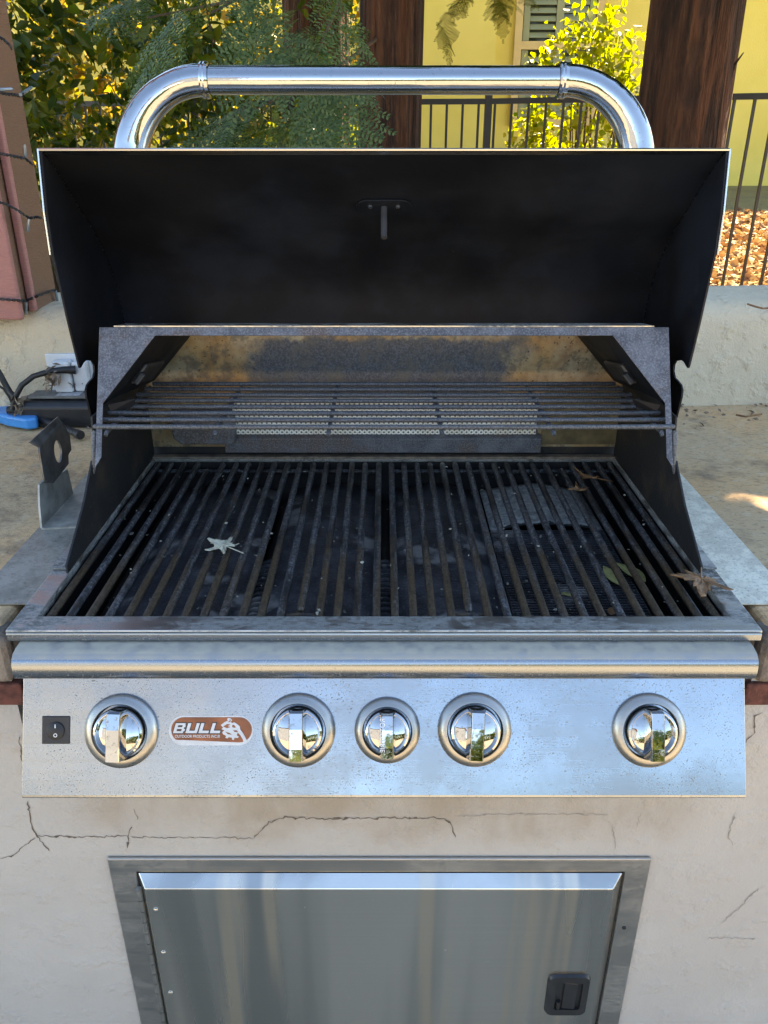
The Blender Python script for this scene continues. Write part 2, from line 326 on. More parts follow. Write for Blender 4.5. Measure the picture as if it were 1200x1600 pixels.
M['bush'] = leafmat('yellow_green_leaf', [(.13,.17,.02),(.20,.22,.025),(.26,.26,.04)], .6, (1.5,1.45,.25), .3, .5)
M['crown'] = leafmat('crown_leaf', [(.03,.06,.03),(.05,.09,.04)], .12)
M['litter'] = leafmat('leaf_litter', [(.34,.17,.07),(.48,.29,.13),(.24,.10,.05),(.55,.38,.2)], .15, (1,1,.8), .7)
M['twig'] = simple('twig', (.10,.06,.035), .8)
s = NT('soil_ground'); a = s.noise(2.5, 5, .65); b = s.noise(30, 6, .7)
k = s.mix(s.ramp(a, .4, .6), (.20,.15,.06), (.24,.20,.065)); k = s.mix(s.math('MULTIPLY', s.ramp(b, .45, .65), .7), k, (.28,.20,.09)); s.set(k, .95); s.bump(b, .03); M['ground'] = s.m
s = NT('patio_concrete'); a = s.noise(1.5, 5, .6); s.set(s.mix(s.ramp(a, .35, .65), (.27,.225,.165), (.35,.295,.22)), .85); M['patio'] = s.m
s = NT('yellow_house_stucco'); a = s.noise(1.2, 4, .6); s.set(s.mix(s.ramp(a, .35, .65), (.70,.555,.12), (.76,.61,.15)), .9); s.bump(s.noise(60, 4), .004); M['house'] = s.m
M['trim'] = simple('window_trim', (.62,.44,.17), .6, 0, .1, 4); M['shutter'] = simple('shutter_green', (.26,.27,.13), .5, 0, .12, 5)
s = NT('window_glass'); s.set((.03,.035,.03), .05); M['glass'] = s.m
M['roof'] = simple('roof_tile', (.22,.085,.055), .8, 0, .3, 3); M['cream'] = simple('cream_wall', (.19,.20,.22), .85, 0, .12, 1)
M['leaf_pale'] = simple('dry_leaf_pale', (.50,.46,.34), .8, 0, .3, 90, .0006, 300); M['leaf_brown'] = simple('dry_leaf_brown', (.27,.135,.06), .65, 0, .35, 70, .0008, 200)
M['crumb'] = simple('ash_crumb', (.30,.28,.23), .8, 0, .4, 300); M['leaf_yellow'] = simple('dry_leaf_yellow', (.42,.38,.14), .6, 0, .3, 80, .0004, 200); M['dead_leaf'] = simple('dead_leaf_grey', (.22,.16,.11), .9, 0, .4, 80)
M['blue'] = simple('blue_plastic', (.012,.25,.60), .35, 0, .12, 50); M['outlet'] = simple('outlet_cover_grey', (.55,.58,.60), .4, 0, .08, 40)
M['motor_grey'] = simple('motor_top_grey', (.15,.145,.135), .6, 0, .3, 60); M['label'] = simple('worn_label', (.42,.42,.44), .5, 0, .4, 200)
M['led'] = simple('string_light_tip', (.25,.30,.33), .25, .5, .2, 50)

# ================================================================ SETTING
# ground behind the wall rises towards the house; patio on this side
def groundz(y): return .46 + max(0, y - 4.0) * .088 if y > 1 else .46
gv, gf = [], []
ys = [1.02, 2, 3, 4, 5, 6, 7, 8, 9, 10, 14, 30, 120]; xs = [-120, -20, -6, -3, 0, 2, 4, 8, 20, 120]
for y in ys:
    for x in xs: gv.append((x, y, groundz(min(y, 10)) + (.02*math.sin(3*x+y) if y < 12 else 0)))
nx = len(xs)
for j in range(len(ys)-1):
    for i in range(nx-1): gf.append((j*nx+i, j*nx+i+1, (j+1)*nx+i+1, (j+1)*nx+i))
g = mesh_obj('ground', gv, gf, M['ground'], smooth=True); tag(g, kind='structure')
p = MB().box(-120, 120, -120, 1.04, -.2, 0).build('patio', M['patio']); tag(p, kind='structure')

# ---- island the grill is built into
isl = thing('grill_island', (0, .3, 0), 'cracked off-white plastered island that the grill is built into', 'island')
WY = .020
wall = MB()
wall.box(-1.6, -.4175, WY, .09, 0, .885).box(.412, 1.6, WY, .09, 0, .885).box(-.4175, .412, WY, .09, 0, .752)
wall.build('plaster_wall', M['plaster'], isl)
# plaster lumps left rough along the cut edges by the panel
random.seed(3)
for sx in (1,):
    lp = []
    for k in range(14):
        z = .86 - k*.011; lp.append((sx*(.397 + .004*random.random() + .0015*k*.4), .024, z))
    m = MB(); m.prism(lp + [(sx*.4125, .024, lp[-1][2]-.004), (sx*.4125, .024, .866)], (0, .05, 0)); m.build('plaster_edge', M['plaster'], isl, bevel=.0015)
sl = MB()
for sx in (-1, 1):
    x0, x1 = sorted((sx*.418, sx*1.7)); sl.box(x0, x1, .026, .95, .886, .920)
sl.box(-.418, .418, .535, .95, .886, .920)
sl.build('counter_slab', M['counter'], isl, bevel=.008, seg=3)
for sx in (-1, 1):       # bull-nosed stone edge and bricks that peep out under the slab
    x = .409
    for k, L_ in enumerate((.066, .12, .12)):
        a, b = sorted((sx*x, sx*(x+L_-.004))); MB().box(a, b, .008, .05, .852, .9165).build('edge_stone', M['mortar'], isl, bevel=.012, seg=3); x += L_
    x = .405
    for k, L_ in enumerate((.05, .10, .10, .10)):
        a, b = sorted((sx*x, sx*(x+L_-.006))); MB().box(a, b, .014, .06, .820, .850).build('brick', M['brick'], isl, bevel=.003); x += L_
# cracks: thin dark strips laid along the plaster face
def crack(pts, wd, mat, name='crack'):
    random.seed(int(pts[0][0]*7 + pts[0][1])); P = []
    for (a, b) in zip(pts[:-1], pts[1:]):
        n = max(2, int(math.hypot(b[0]-a[0], b[1]-a[1])/4))
        for i in range(n):
            t = i/n; P.append((a[0]+(b[0]-a[0])*t + random.uniform(-1.6,1.6), a[1]+(b[1]-a[1])*t + random.uniform(-1.8,1.8)))
    P.append(pts[-1]); W = [at(x, y, Y=WY-.0006) for x, y in P]; vs, fs = [], []
    for i, p_ in enumerate(W):
        a = W[max(0,i-1)]; b = W[min(len(W)-1,i+1)]; t = (b-a).normalized(); n = Vector((-t.z, 0, t.x))
        h = wd*.75*(.25 + .7*random.random() + (1.3 if random.random() < .08 else 0))*(.35 if i in (0, len(W)-1) else 1); vs += [p_+n*h, p_-n*h]
    fs = [(2*i, 2*i+1, 2*i+3, 2*i+2) for i in range(len(W)-1)]
    o = mesh_obj(name, vs, fs, mat, isl); return o
for pts, wd, k in [
    ([(43,1252),(50,1290),(58,1308),(77,1330)], .0017, 'crack'), ([(0,1341),(22,1336),(40,1321),(55,1308)], .0010, 'crack'), ([(58,1306),(100,1307),(150,1308),(200,1306)], .0012, 'crack'),
    ([(200,1326),(201,1302),(206,1292)], .0012, 'crack'), ([(216,1282),(209,1264)], .0010, 'crack'), ([(205,1308),(260,1309),(330,1309),(397,1310)], .0009, 'crack'),
    ([(397,1311),(405,1300),(420,1285),(445,1277),(500,1280),(560,1279),(600,1278),(690,1278),(702,1283),(712,1308)], .0013, 'crack'),
    ([(712,1275),(790,1272),(870,1272),(950,1273)], .0008, 'crack_soft'), ([(960,1330),(961,1310),(955,1290)], .0011, 'crack_soft'), ([(1148,1270),(1138,1305),(1145,1322)], .0012, 'crack_soft'),
    ([(30,1150),(34,1190),(44,1245)], .0010, 'crack'), ([(1104,1466),(1180,1466)], .0009, 'crack_soft'), ([(1130,1440),(1160,1415),(1185,1388)], .0012, 'crack_soft'), ([(1000,1270),(996,1292)], .0009, 'crack_soft'),
    ([(1165,1160),(1178,1148),(1180,1120),(1192,1112)], .0010, 'crack')]:
    crack(pts, wd, M[k])

# ---- low stucco garden wall behind the counter
gw = thing('garden_wall', (0, .9, .9), 'low off-white stucco garden wall behind the counter', 'wall')
def gy(x): return .785 + x*.062
prof = [(0,.86),(0,1.085),(.006,1.100),(.022,1.116),(.04,1.122),(.19,1.124),(.20,1.115),(.20,.40),(.0,.40)]
m = MB(); lo = [(-6, gy(-6)*0+.41+q[0], q[1]) for q in prof]
vs = [];
for X in (-4.5, -2, 0, 2, 4.5):
    for q in prof: vs.append((X, gy(X)+q[0], q[1]))
n = len(prof); fs = [(i*n+k, i*n+(k+1)%n, (i+1)*n+(k+1)%n, (i+1)*n+k) for i in range(4) for k in range(n)] + [tuple(range(n)), tuple(range(4*n, 5*n))]
mesh_obj('wall_body', vs, fs, M['stucco'], gw, smooth=True)

# ---- yellow house far behind
hs = thing('yellow_house', (3.5, 9.6, .9), 'yellow stucco house with louvred window behind the black railing', 'house')
HY = 9.5
MB().box(-8, 14, HY, HY+.3, .5, 3.3).build('wall', M['house'], hs)
MB().box(-8, 1.24, HY-.10, HY-.004, .5, 3.29).build('wall_return', M['house'], hs)
MB().prism([(-8.3, HY-.12, 3.3), (-8.3, HY+5, 4.6), (-8.3, HY+5, 3.3)], (22.6, 0, 0)).build('roof', M['roof'], hs)
MB().box(1.25, 14, HY-.02, HY-.004, .5, .98).build('plinth', M['house'], hs)
wx0, wx1, wz0, wz1 = 1.45, 2.42, 1.60, 3.2
wn = MB().box(wx0+.07, wx1-.07, HY-.012, HY-.006, wz0+.06, wz1).build('window', M['glass'], hs)
m = MB(); m.box(wx0, wx0+.08, HY-.07, HY-.014, wz0, wz1).box(wx1-.08, wx1, HY-.07, HY-.014, wz0, wz1).box(wx0+.08, wx1-.08, HY-.068, HY-.014, 2.36, 2.44).box(wx0+.08, wx1-.08, HY-.068, HY-.014, wz0, wz0+.07)
m.build('frame', M['trim'], wn)
m = MB(); m.box(wx0+.09, wx0+.16, HY-.05, HY-.016, wz0+.08, 2.355).box(1.90, 1.98, HY-.05, HY-.016, wz0+.08, 2.355).box(wx0+.09, wx0+.16, HY-.05, HY-.016, 2.445, wz1).box(1.90, 1.98, HY-.05, HY-.016, 2.445, wz1).box(wx1-.16, wx1-.09, HY-.05, HY-.016, wz0+.08, wz1)
m.build('shutter_stile', M['shutter'], wn)
proto = None
for z in [wz0+.12 + i*.078 for i in range(21)]:
    if 2.33 < z < 2.47: continue
    for xa, xb in ((wx0+.163, 1.897), (1.983, wx1-.163)):
        mm = MB(); c = Vector(((xa+xb)/2, HY-.034, z)); mm.obox(c, ((xb-xa)/2,0,0), (0,.014,.026), (0,.003,-.0016)); mm.build('louvre_slat', M['shutter'], wn)

# ---- black railing in front of it
fc = thing('railing', (1.2, 4.9, .5), 'black metal railing with thin vertical bars in front of the yellow house', 'railing')
def fy(x): return 4.9 - (x - .66) * .40 if x > .66 else 4.9 - (x-.66)*.12
def fpt(x): return Vector((x, fy(x), 0))
m = MB(); P = [fpt(x) for x in (-2.6, -.6, .66, 1.6, 2.7, 3.6)]
for zt, h, nm in ((1.644, .016, 'top_rail'), (.545, .014, 'bottom_rail')):
    m = MB()
    for a, b in zip(P[:-1], P[1:]):
        d = (b-a)/2; c = (a+b)/2 + Vector((0,0,zt)); t = Vector((-d.y, d.x, 0)).normalized()*.018; m.obox(c, d, t, (0,0,h))
    m.build(nm, M['dark_metal'], fc)
bar_me = None; x = -2.5; i = 0
while x < 3.5:
    if abs(x - .66) > .03:
        b = MB().box(-.0075, .0075, -.0075, .0075, .555, 1.632)
        if bar_me is None:
            o = mesh_obj('bar', [tuple(Vector(q) + fpt(x)) for q in b.v], b.f, M['dark_metal'], fc, loc=fpt(x)); bar_me = o.data
        else:
            o = bpy.data.objects.new('bar', bar_me); col.objects.link(o); o.parent = fc; o.location = fpt(x) - fc.location
    x += .1
for x in (.66, 2.55, -1.25): c = fpt(x); MB().box(c.x-.022, c.x+.022, c.y-.022, c.y+.022, .45, 1.72 if x < 1 else 1.66).build('post', M['dark_metal'], fc)

# ================================================================ TREES
def trunk(name, x, y, r, z0, z1, lean, parent, seed):
    sg, rg = 120, 70; vs = []; r_ = np.random.default_rng(seed); ph = r_.uniform(0, 6.28, 24); fr = r_.integers(5, 34, 24); am = r_.uniform(.2, 1, 24)/np.sqrt(fr)
    for j in range(rg+1):
        t = j/rg; z = z0 + (z1-z0)*t
        for k in range(sg):
            a = 2*math.pi*k/sg; rid = 0
            for q in range(24): rid += am[q]*abs(math.sin(fr[q]*.5*a + ph[q] + .25*math.sin(z*2.1+ph[q]*3)))
            rr = r*(1.04 - .10*t + .25*math.exp(-t*14)) * (.80 + .085*rid)
            vs.append((x + lean*(z-z0) + rr*math.cos(a), y + rr*math.sin(a), z))
    fs = [(j*sg+k, j*sg+(k+1)%sg, (j+1)*sg+(k+1)%sg, (j+1)*sg+k) for j in range(rg) for k in range(sg)]
    return mesh_obj(name, vs, fs, M['bark'], parent, smooth=True, recalc=False)

def leaf_cloud(centres, size, aspect, rs, flat=0.0, droop=0.0):
    """bent rhombic leaves (two quads each) at the given centres"""
    n = len(centres); L = size*np.clip(rs.lognormal(-.08, .33, n), .4, 1.8); W = L*aspect
    d = rs.normal(size=(n,3)); d[:,2] = d[:,2]*(1-flat) - droop; d /= np.linalg.norm(d, axis=1)[:,None]
    u = rs.normal(size=(n,3)); u -= (u*d).sum(1)[:,None]*d; u /= np.linalg.norm(u, axis=1)[:,None]; nn = np.cross(d, u)
    c = np.asarray(centres); l = L[:,None]; ww = W[:,None]
    p0 = c - d*l*.5; p1 = c + d*l*.5; pl = c + u*ww*.5 + nn*ww*.22 - d*l*.06; pr = c - u*ww*.5 + nn*ww*.22 - d*l*.06
    pl2 = c + u*ww*.34 + nn*ww*.15 + d*l*.24; pr2 = c - u*ww*.34 + nn*ww*.15 + d*l*.24
    V = np.stack([p0, pl, pl2, p1, pr2, pr], 1).reshape(-1, 3); b = np.arange(n)*6
    F = np.concatenate([np.stack([b, b+1, b+2, b+3], 1), np.stack([b, b+3, b+4, b+5], 1)]); return V, F

def frond(rs, L=.34):
    """flat drooping redwood spray: twig, side twigs and narrow needles; returns verts, quads"""
    V, F = [], []
    def q(a, b, wdt, nrm):
        t = (b-a); t /= np.linalg.norm(t) + 1e-9; s_ = np.cross(t, nrm); o = len(V)
        V.extend([a, a*.45+b*.55 + s_*wdt, b, a*.45+b*.55 - s_*wdt]); F.append((o, o+1, o+2, o+3))
    def twig(p, d, nrm, ln, wdt):
        n = max(3, int(ln/.0125)); cur = p.copy(); dd = d.copy(); step = ln/n
        for i in range(n):
            nx_ = cur + dd*step; q(cur, nx_, .0011, nrm)
            t = i/n; nl = .026*(1 - .5*t)*(0.6+.4*min(1, i/3))
            s_ = np.cross(dd, nrm)
            for sg in (-1, 1):
                e = dd*.62 + s_*sg*.78 + nrm*rs.uniform(-.12,.12) ; q(cur, cur + e*nl*rs.uniform(.8,1.15), .0040, nrm)
            dd = dd + np.array([0,0,-.028]) + rs.normal(size=3)*.012; dd /= np.linalg.norm(dd); cur = nx_
        return cur
    p = np.zeros(3); d = np.array([1,0,.1]); d /= np.linalg.norm(d); nrm = np.array([0,0,1.]); n = int(L/.032); step = L/n
    for i in range(n):
        t = i/n; nx_ = p + d*step; q(p, nx_, .0016, nrm); s_ = np.cross(d, nrm)
        for sg in (-1, 1):
            ln = (.13*math.sin(math.pi*min(.97, .22+.78*t)))*rs.uniform(.65,1.1) + .02
            e = d*.70 + s_*sg*.70 + nrm*rs.uniform(-.15,.1); e /= np.linalg.norm(e); twig(p, e, nrm, ln, .001)
        d = d + np.array([0,0,-.050]) + rs.normal(size=3)*.02; d /= np.linalg.norm(d); nrm = nrm - d*(nrm@d); nrm /= np.linalg.norm(nrm); p = nx_
    twig(p, d, nrm, .05, .001)
    return np.array(V), np.array(F)
FR = [frond(np.random.default_rng(20+i), L_) for i, L_ in enumerate((.30, .36, .42, .26))]
def place_fronds(spots, seed):
    """spots: (pos, azimuth, pitch, roll, scale)"""
    rs = np.random.default_rng(seed); VV, FF = [], []; o = 0
    for (p, az, pt, rl, sc) in spots:
        V, F = FR[rs.integers(len(FR))]
        m = (Matrix.Rotation(az, 3, 'Z') @ Matrix.Rotation(-pt, 3, 'Y') @ Matrix.Rotation(rl, 3, 'X')); m = np.array(m)*sc
        VV.append(V @ m.T + np.array(p)); FF.append(F + o); o += len(V)
    return np.concatenate(VV), np.concatenate(FF)
FLECK = np.array([.53, .36, .92])     # one gap in the crown lets a fleck of sun through to here
def sun_gap(C, r=.094):
    d = np.array(sdir); q = C - FLECK; t = q @ d; return C[np.linalg.norm(q - t[:,None]*d, axis=1) > r]
def crown_pts(rs, n, c, rad, z0, z1):
    z = rs.uniform(0, 1, n)**1.15; a = rs.uniform(0, 6.283, n); r = np.sqrt(rs.uniform(0, 1, n))*rad*(1 - .72*z)*(.75+.25*np.sin(5*a+7*z))
    return np.stack([c[0]+r*np.cos(a), c[1]+r*np.sin(a), z0 + (z1-z0)*z], 1)

def redwood(x, y, r, lean, label, seed, crown=None, fronds=None, fm='needle', z0=.4):
    t = thing('redwood_tree', (x, y, z0), label, 'tree', 'redwood trees beyond the garden wall')
    trunk('trunk', x, y, r, z0, 8.5, lean, t, seed)
    if crown:
        rs = np.random.default_rng(seed); n, rad, cz0, cz1, cc = crown
        C = sun_gap(crown_pts(rs, n, cc, rad, cz0, cz1)); V, F = leaf_cloud(C, .24, .6, rs); np_obj('crown', V, F, M['crown'], t)
    if fronds:
        V, F = place_fronds(fronds[0], seed); np_obj('needle_sprays', V, F, M[fm], t)
        m = MB()
        for pa in fronds[1]: m.tube(pa, [.008, .006, .003][:len(pa)] if len(pa) == 3 else .006, 6)
        m.build('branch', M['twig'], t, smooth=True)
    return t
# sprays hanging in front of the left of the middle trunk
random.seed(5)
def sprays(boxes, Yr, sc=(.8,1.25), azr=(150, 260)):
    sp = []
    for (x, y, n, sx, sy) in boxes:
        for k in range(n):
            Y_ = random.uniform(*Yr); q = at(x + random.gauss(0, sx), y + random.gauss(0, sy), Y=Y_)
            sp.append((tuple(q), R(random.uniform(*azr)), R(random.uniform(-60, 5)), R(random.uniform(-35, 35)), random.uniform(*sc)))
    return sp
mid = sprays([(330,0,3,40,18),(420,5,4,45,18),(500,25,4,30,25),(540,90,3,18,30),(490,95,2,25,25),(410,170,3,30,20),(480,180,4,35,18),(545,175,2,14,18),(330,195,1,15,12),(265,8,3,22,14),(222,145,1,6,6)], (1.75, 2.5), (.75, 1.2), (150, 300))
br = [[tuple(at(600,-160,Y=3.1)), tuple(at(470,-50,Y=2.4)), tuple(at(330,20,Y=2.0))], [tuple(at(590,-120,Y=3.1)), tuple(at(540,-20,Y=2.5)), tuple(at(480,120,Y=2.1))], [tuple(at(590,60,Y=3.1)), tuple(at(520,110,Y=2.5)), tuple(at(400,170,Y=2.1))], [tuple(at(600,-90,Y=3.1)), tuple(at(420,-10,Y=2.5)), tuple(at(230,28,Y=2.2))]]
redwood(.005, 3.2, .130, .018, 'dark redwood trunk in the middle with green needle sprays hanging to its left', 31, (9000, 2.0, 2.7, 9, (.2, 3.4)), (mid, br))
rt = redwood(1.245, 2.95, .163, -.01, 'thick dark redwood trunk on the right beside the handle', 32, (15000, 2.3, 2.55, 7.2, (1.35, 2.9)))
rs = np.random.default_rng(90); n = 300
V, F = leaf_cloud(sun_gap(np.stack([rs.uniform(-3.2, 3.2, n), rs.uniform(.55, 2.6, n), rs.uniform(2.75, 3.7, n)], 1)), .24, .6, rs, .5); np_obj('added_leaf_cover', V, F, M['crown'], rt)  # unseen leaf layer added overhead to cut skylight on the foreground
MB().tube([at(1128,160,Y=2.9), at(1140,125,Y=2.85), at(1147,102,Y=2.83), at(1162,82,Y=2.82)], [.012,.009,.006,.002], 7).build('dead_twig', M['bark'], rt, smooth=True)
far = sprays([(700,-10,4,25,14),(740,-20,3,30,12),(800,0,5,25,18),(830,-20,3,20,12),(690,30,2,8,8),(545,25,3,15,20)], (5.2, 6.2), (.55, .85), (230, 320))
redwood(-.45, 5.2, .20, .01, 'reddish redwood trunk furthest back, half hidden behind needle sprays', 33, (5000, 1.7, 3.2, 9, (-.5, 5.4)), (far, [[tuple(at(560,-60,Y=5.2)), tuple(at(700,-25,Y=5.6)), tuple(at(830,0,Y=5.9))]]), 'needle_far')

# ---- shrubs
def shrub(name, label, cat, boxes, n, size, aspect, mat, base, seed, stems=9, group=None, droop=.2, clump=0, spread=.1):
    rs = np.random.default_rng(seed); t = thing(name, base, label, cat, group); C = []
    for (c, rad, wgt) in boxes:
        k = int(n*wgt); d = rs.normal(size=(k,3)); d /= np.linalg.norm(d, axis=1)[:,None]; r = rs.uniform(.25, 1, k)**.45
        P = np.array(c) + d*r[:,None]*np.array(rad)
        if clump: nc = max(4, k//clump); P = P[rs.integers(0, nc, k)] + rs.normal(size=(k,3))*spread
        C.append(P)
    C = np.concatenate(C); V, F = leaf_cloud(C, size, aspect, rs, 0, droop); np_obj('foliage', V, F, mat, t)
    random.seed(seed)
    for k in range(stems):
        c, rad, _ = random.choice(boxes); e = Vector(c) + Vector([random.uniform(-.7,.7)*q for q in rad]); b = Vector(base)+Vector((random.uniform(-.1,.1), random.uniform(-.1,.1), 0))
        MB().tube([b, (b+e)/2 + Vector((random.uniform(-.1,.1), 0, -.1)), e], [.016, .010, .003], 6).build('stem', M['twig'], t, smooth=True)
    return t
shrub('shrub', 'tall dark leafy shrub with backlit gaps left of the grill hood', 'shrub',
      [((-1.95,3.3,1.1),(.75,.45,.8),.30), ((-1.45,3.5,1.75),(.7,.45,.6),.24), ((-2.0,3.4,2.0),(.8,.4,.6),.22), ((-1.0,3.7,1.2),(.6,.4,.8),.24)], 9500, .064, .46, M['shrub'], (-1.6,3.4,.45), 41, 14, clump=70, spread=.10)
shrub('shrub', 'dark leafy shrub behind the green needle sprays', 'shrub',
      [((-.55,4.2,1.1),(.6,.4,.8),.5), ((-.75,4.3,1.9),(.6,.4,.6),.5)], 2600, .064, .46, M['shrub'], (-.6,4.2,.47), 42, 8, clump=60, spread=.10)
shrub('shrub', 'golden sunlit hedge glimpsed behind the dark shrubs', 'shrub',
      [((-3.6,7.2,1.9),(1.5,.3,1.3),.4), ((-1.7,7.4,1.9),(1.4,.3,1.3),.4), ((-.5,7.3,2.0),(.6,.3,1.0),.2)], 4200, .12, .6, M['hedge'], (-2,7.2,.7), 43, 10)
shrub('bush', 'bright yellow-green backlit bush in front of the house window', 'bush',
      [((1.48,5.9,1.55),(.50,.4,.55),.55), ((1.55,5.9,2.0),(.34,.3,.30),.25), ((1.3,5.9,1.1),(.45,.35,.5),.2)], 2000, .066, .62, M['bush'], (1.45,5.9,.6), 44, 14, clump=14, spread=.06)

# ---- fallen leaves on the ground beyond the wall
rs = np.random.default_rng(9); n = 18000
x = rs.uniform(.6, 5.2, n); y = 1.4 + rs.uniform(0, 1, n)**.8*6.2
C = np.stack([x, y, np.array([groundz(v) for v in y]) + rs.uniform(.012, .035, n)], 1)
V, F = leaf_cloud(C, .055, .75, rs, .8, 0); tag(np_obj('leaf_litter', V, F, M['litter']), 'dry orange fallen leaves covering the ground beyond the wall', 'leaves', kind='stuff')

# ================================================================ THE GRILL
gr = thing('built_in_grill', (0, .26, .80), 'open stainless steel gas grill built into the plastered island', 'grill')
# frame round the cooking area
fo, fi = (-.400, .400, 0, .535), (-.3765, .3765, .0285, .512)
fm_ = MB().ringprism(fo, fi, .9205, .9305).build('cooking_frame', M['flange'], gr, bevel=.0012)
m = MB().box(-.3985, .3985, -.0035, -.0003, .9195, .9285); m.build('frame_lip', M['nose'], gr, bevel=.0012)
# firebox
fb = MB(); fb.ringprism((-.40+.006, .394, .020, .524), (-.3785, .3785, .030, .514), .78, .9200); fb.box(-.39, .39, .02, .52, .775, .7795); fb.build('firebox', M['firebox'], gr)
for sx in (-1, 1):
    pl = [(.122,.9308),(.1225,.941),(.2,.9845),(.246,1.020),(.251,1.025),(.256,1.022),(.2605,1.015),(.266,1.018),(.2698,1.0245),(.2687,1.0383),(.275,1.076),(.5135,1.076),(.5135,.9308)]
    MB().prism([(sx*.3772, a, b) for a, b in pl], (sx*.0028, 0, 0)).build('side_wing', M['firebox'], gr, bevel=.0006)
    MB().prism([(sx*.4006, .13, .9315), (sx*.3802, .13, .9315), (sx*.3802, .40, .9315), (sx*.4006, .40, .9315)], (0,0,.0022)).build('wing_foot', M['flange'], gr)
bw = MB().box(-.392, .392, .5142, .520, .947, 1.17).build('back_wall', M['back_wall'], gr)
MB().box(-.377, .377, .500, .5118, .9312, .9345).build('rear_ledge', simple('rusty_ledge', (.20,.15,.11), .7, .2, .5, 60, .0005, 300), gr)
MB().box(.20+.055, .3905, .5112, .5139, .952, 1.05).build('back_plate', simple('tinted_plate', (.20,.15,.075), .5, .4, .4, 30), gr)
MB().box(-.3925, .3925, .5205, .5340, .9310, 1.0).build('rear_shield', M['firebox'], gr)
bn = MB().box(-.246, .249, .5095, .5138, .966, 1.034).build('rear_burner', M['scorched'], gr)
MB().box(-.242, .245, .5078, .5092, .9705, 1.031).build('burner_face', M['burner_mesh'], bn)
MB().prism([(-.2575,.500,.9415),(-.2575,.500,.9655),(-.2575,.5075,.9695),(-.2575,.5135,.9695),(-.2575,.5135,.9415)], (.512,0,0)).build('burner_shield', M['scorched'], bn, bevel=.0008)
MB().prism([(-.334,.505,1.016),(-.334,.505,.973),(-.322,.490,.9605),(-.242,.490,.9605),(-.237,.494,.963),(-.237,.505,1.0)][0:0] or [(-.336,.485,1.017),(-.336,.485,.972),(-.324,.485,.961),(-.243,.485,.961),(-.238,.485,.965),(-.238,.485,.999),(-.246,.485,1.017)], (0,.0285,0)).build('igniter_box', M['scorched'], gr, bevel=.002)
# support plate of the warming rack, leaning back
def sp(x, z, off=0): t = (z-1.066)*(.065/.1134); return Vector((x, .265 + t - off, z))
M['rack_dark'] = simple('sooty_plate', (.02,.02,.021), .5, .1, .5, 60, .0004, 300)
rk = MB()
nb = Vector((0, .0016, -.0009))
rk.prism([sp(-.3705,1.1705), sp(.3705,1.1705), sp(.3705,1.1798), sp(-.3705,1.1798)], nb)
for sx in (-1, 1): rk.prism([sp(sx*.3705,1.1704), sp(sx*.298,1.1704), sp(sx*.363,1.093), sp(sx*.363,1.032), sp(sx*.3705,1.020)], nb)
rp = rk.build('rack_support', M['scorched'], gr)
MB().prism([(-.352,.3312,1.1802),(.352,.3312,1.1802),(.338,.341,1.1815),(-.338,.341,1.1815)], (0,0,.0015)).build('top_flange', M['flange'], rp)
for sx in (-1, 1):
    a, b, c, d = sp(sx*.298,1.1704,-.003), sp(sx*.3625,1.093,-.003), Vector((sx*.362,.512,1.058)), Vector((sx*.292,.512,1.135))
    MB().prism([a, b, c, d], Vector((sx*.0012,0,.0012))).build('side_deflector', M['hood_black'], rp)
    uu = (b-a).normalized(); vv = (d-a).normalized(); nn = uu.cross(vv).normalized(); nn = nn if nn.z < 0 else -nn
    c0 = a*.22 + b*.36 + c*.25 + d*.17
    MB().obox(c0 + nn*.005, uu*.017, vv*.040, nn*.0035).build('deflector_plate', M['rack_dark'], rp, bevel=.0035)
    MB().obox(c0 + nn*.010 - vv*.040 + uu*.004, uu*.009, vv*.005, nn*.004).build('deflector_catch', M['rack_dark'], rp, bevel=.002)
    MB().prism([Vector((sx*.360,.288,1.088)), Vector((sx*.325,.298,1.094)), Vector((sx*.333,.30,1.081)), Vector((sx*.357,.289,1.079))], (0,.002,0)).build('support_tab', M['hood_black'], rp)
# control panel and bull-nose
Tp = Vector((0, -.025, .886)); Lp = math.hypot(.055, .111); pv = Vector((0, -.055/Lp, -.111/Lp)); pn = Vector((0, -.111/Lp, .055/Lp)); pu = Vector((1,0,0))
def pp(u, v, h=0): return Tp + pu*u + pv*v + pn*h
cp = MB(); lo = [(-.025,.888),(-.0798,.7795),(-.0805,.7765),(-.0790,.7748),(-.0745,.7752),(-.030,.800),(.0,.870),(.0,.888)]
cp.prism([(-.3785, a, b) for a, b in lo], (.757, 0, 0)); panel = cp.build('control_panel', M['panel'], gr, bevel=.0007)
lo = [(-.001,.9183),(-.014,.9178),(-.0215,.9160),(-.0265,.9125),(-.0292,.9075),(-.0302,.900),(-.0300,.8945),(-.0288,.8905),(-.0262,.8882),(-.0235,.8878),(-.010,.8890),(-.001,.890)]
MB().prism([(-.3855, a, b) for a, b in lo], (.773, 0, 0)).build('bull_nose', M['nose'], gr, smooth=True)
MB().box(-.395, .395, .002, .018, .76, .9190).build('panel_backing', M['firebox'], gr)
# power switch
ps = MB().obox(pp(-.3433,.0522,.0012), pu*.0148, pv*.0146, pn*.0012).build('power_switch', M['black_plastic'], panel, bevel=.0011)
MB().lathe(pp(-.3433,.0528,.0024), pn, [(.0092,0),(.0092,.0012),(.0085,.0016)], 32).build('rocker', M['black_rubber'], panel, smooth=True)
MB().obox(pp(-.3433,.0478,.0041), pu*.0005, pv*.0019, pn*.0001).build('on_mark', M['white_paint'], panel)
MB().lathe(pp(-.3430,.0572,.0040), pn, [(.0020,0),(.0020,.0002),(.0013,.0002),(.0013,0)], 20, False).build('off_mark', M['white_paint'], panel)
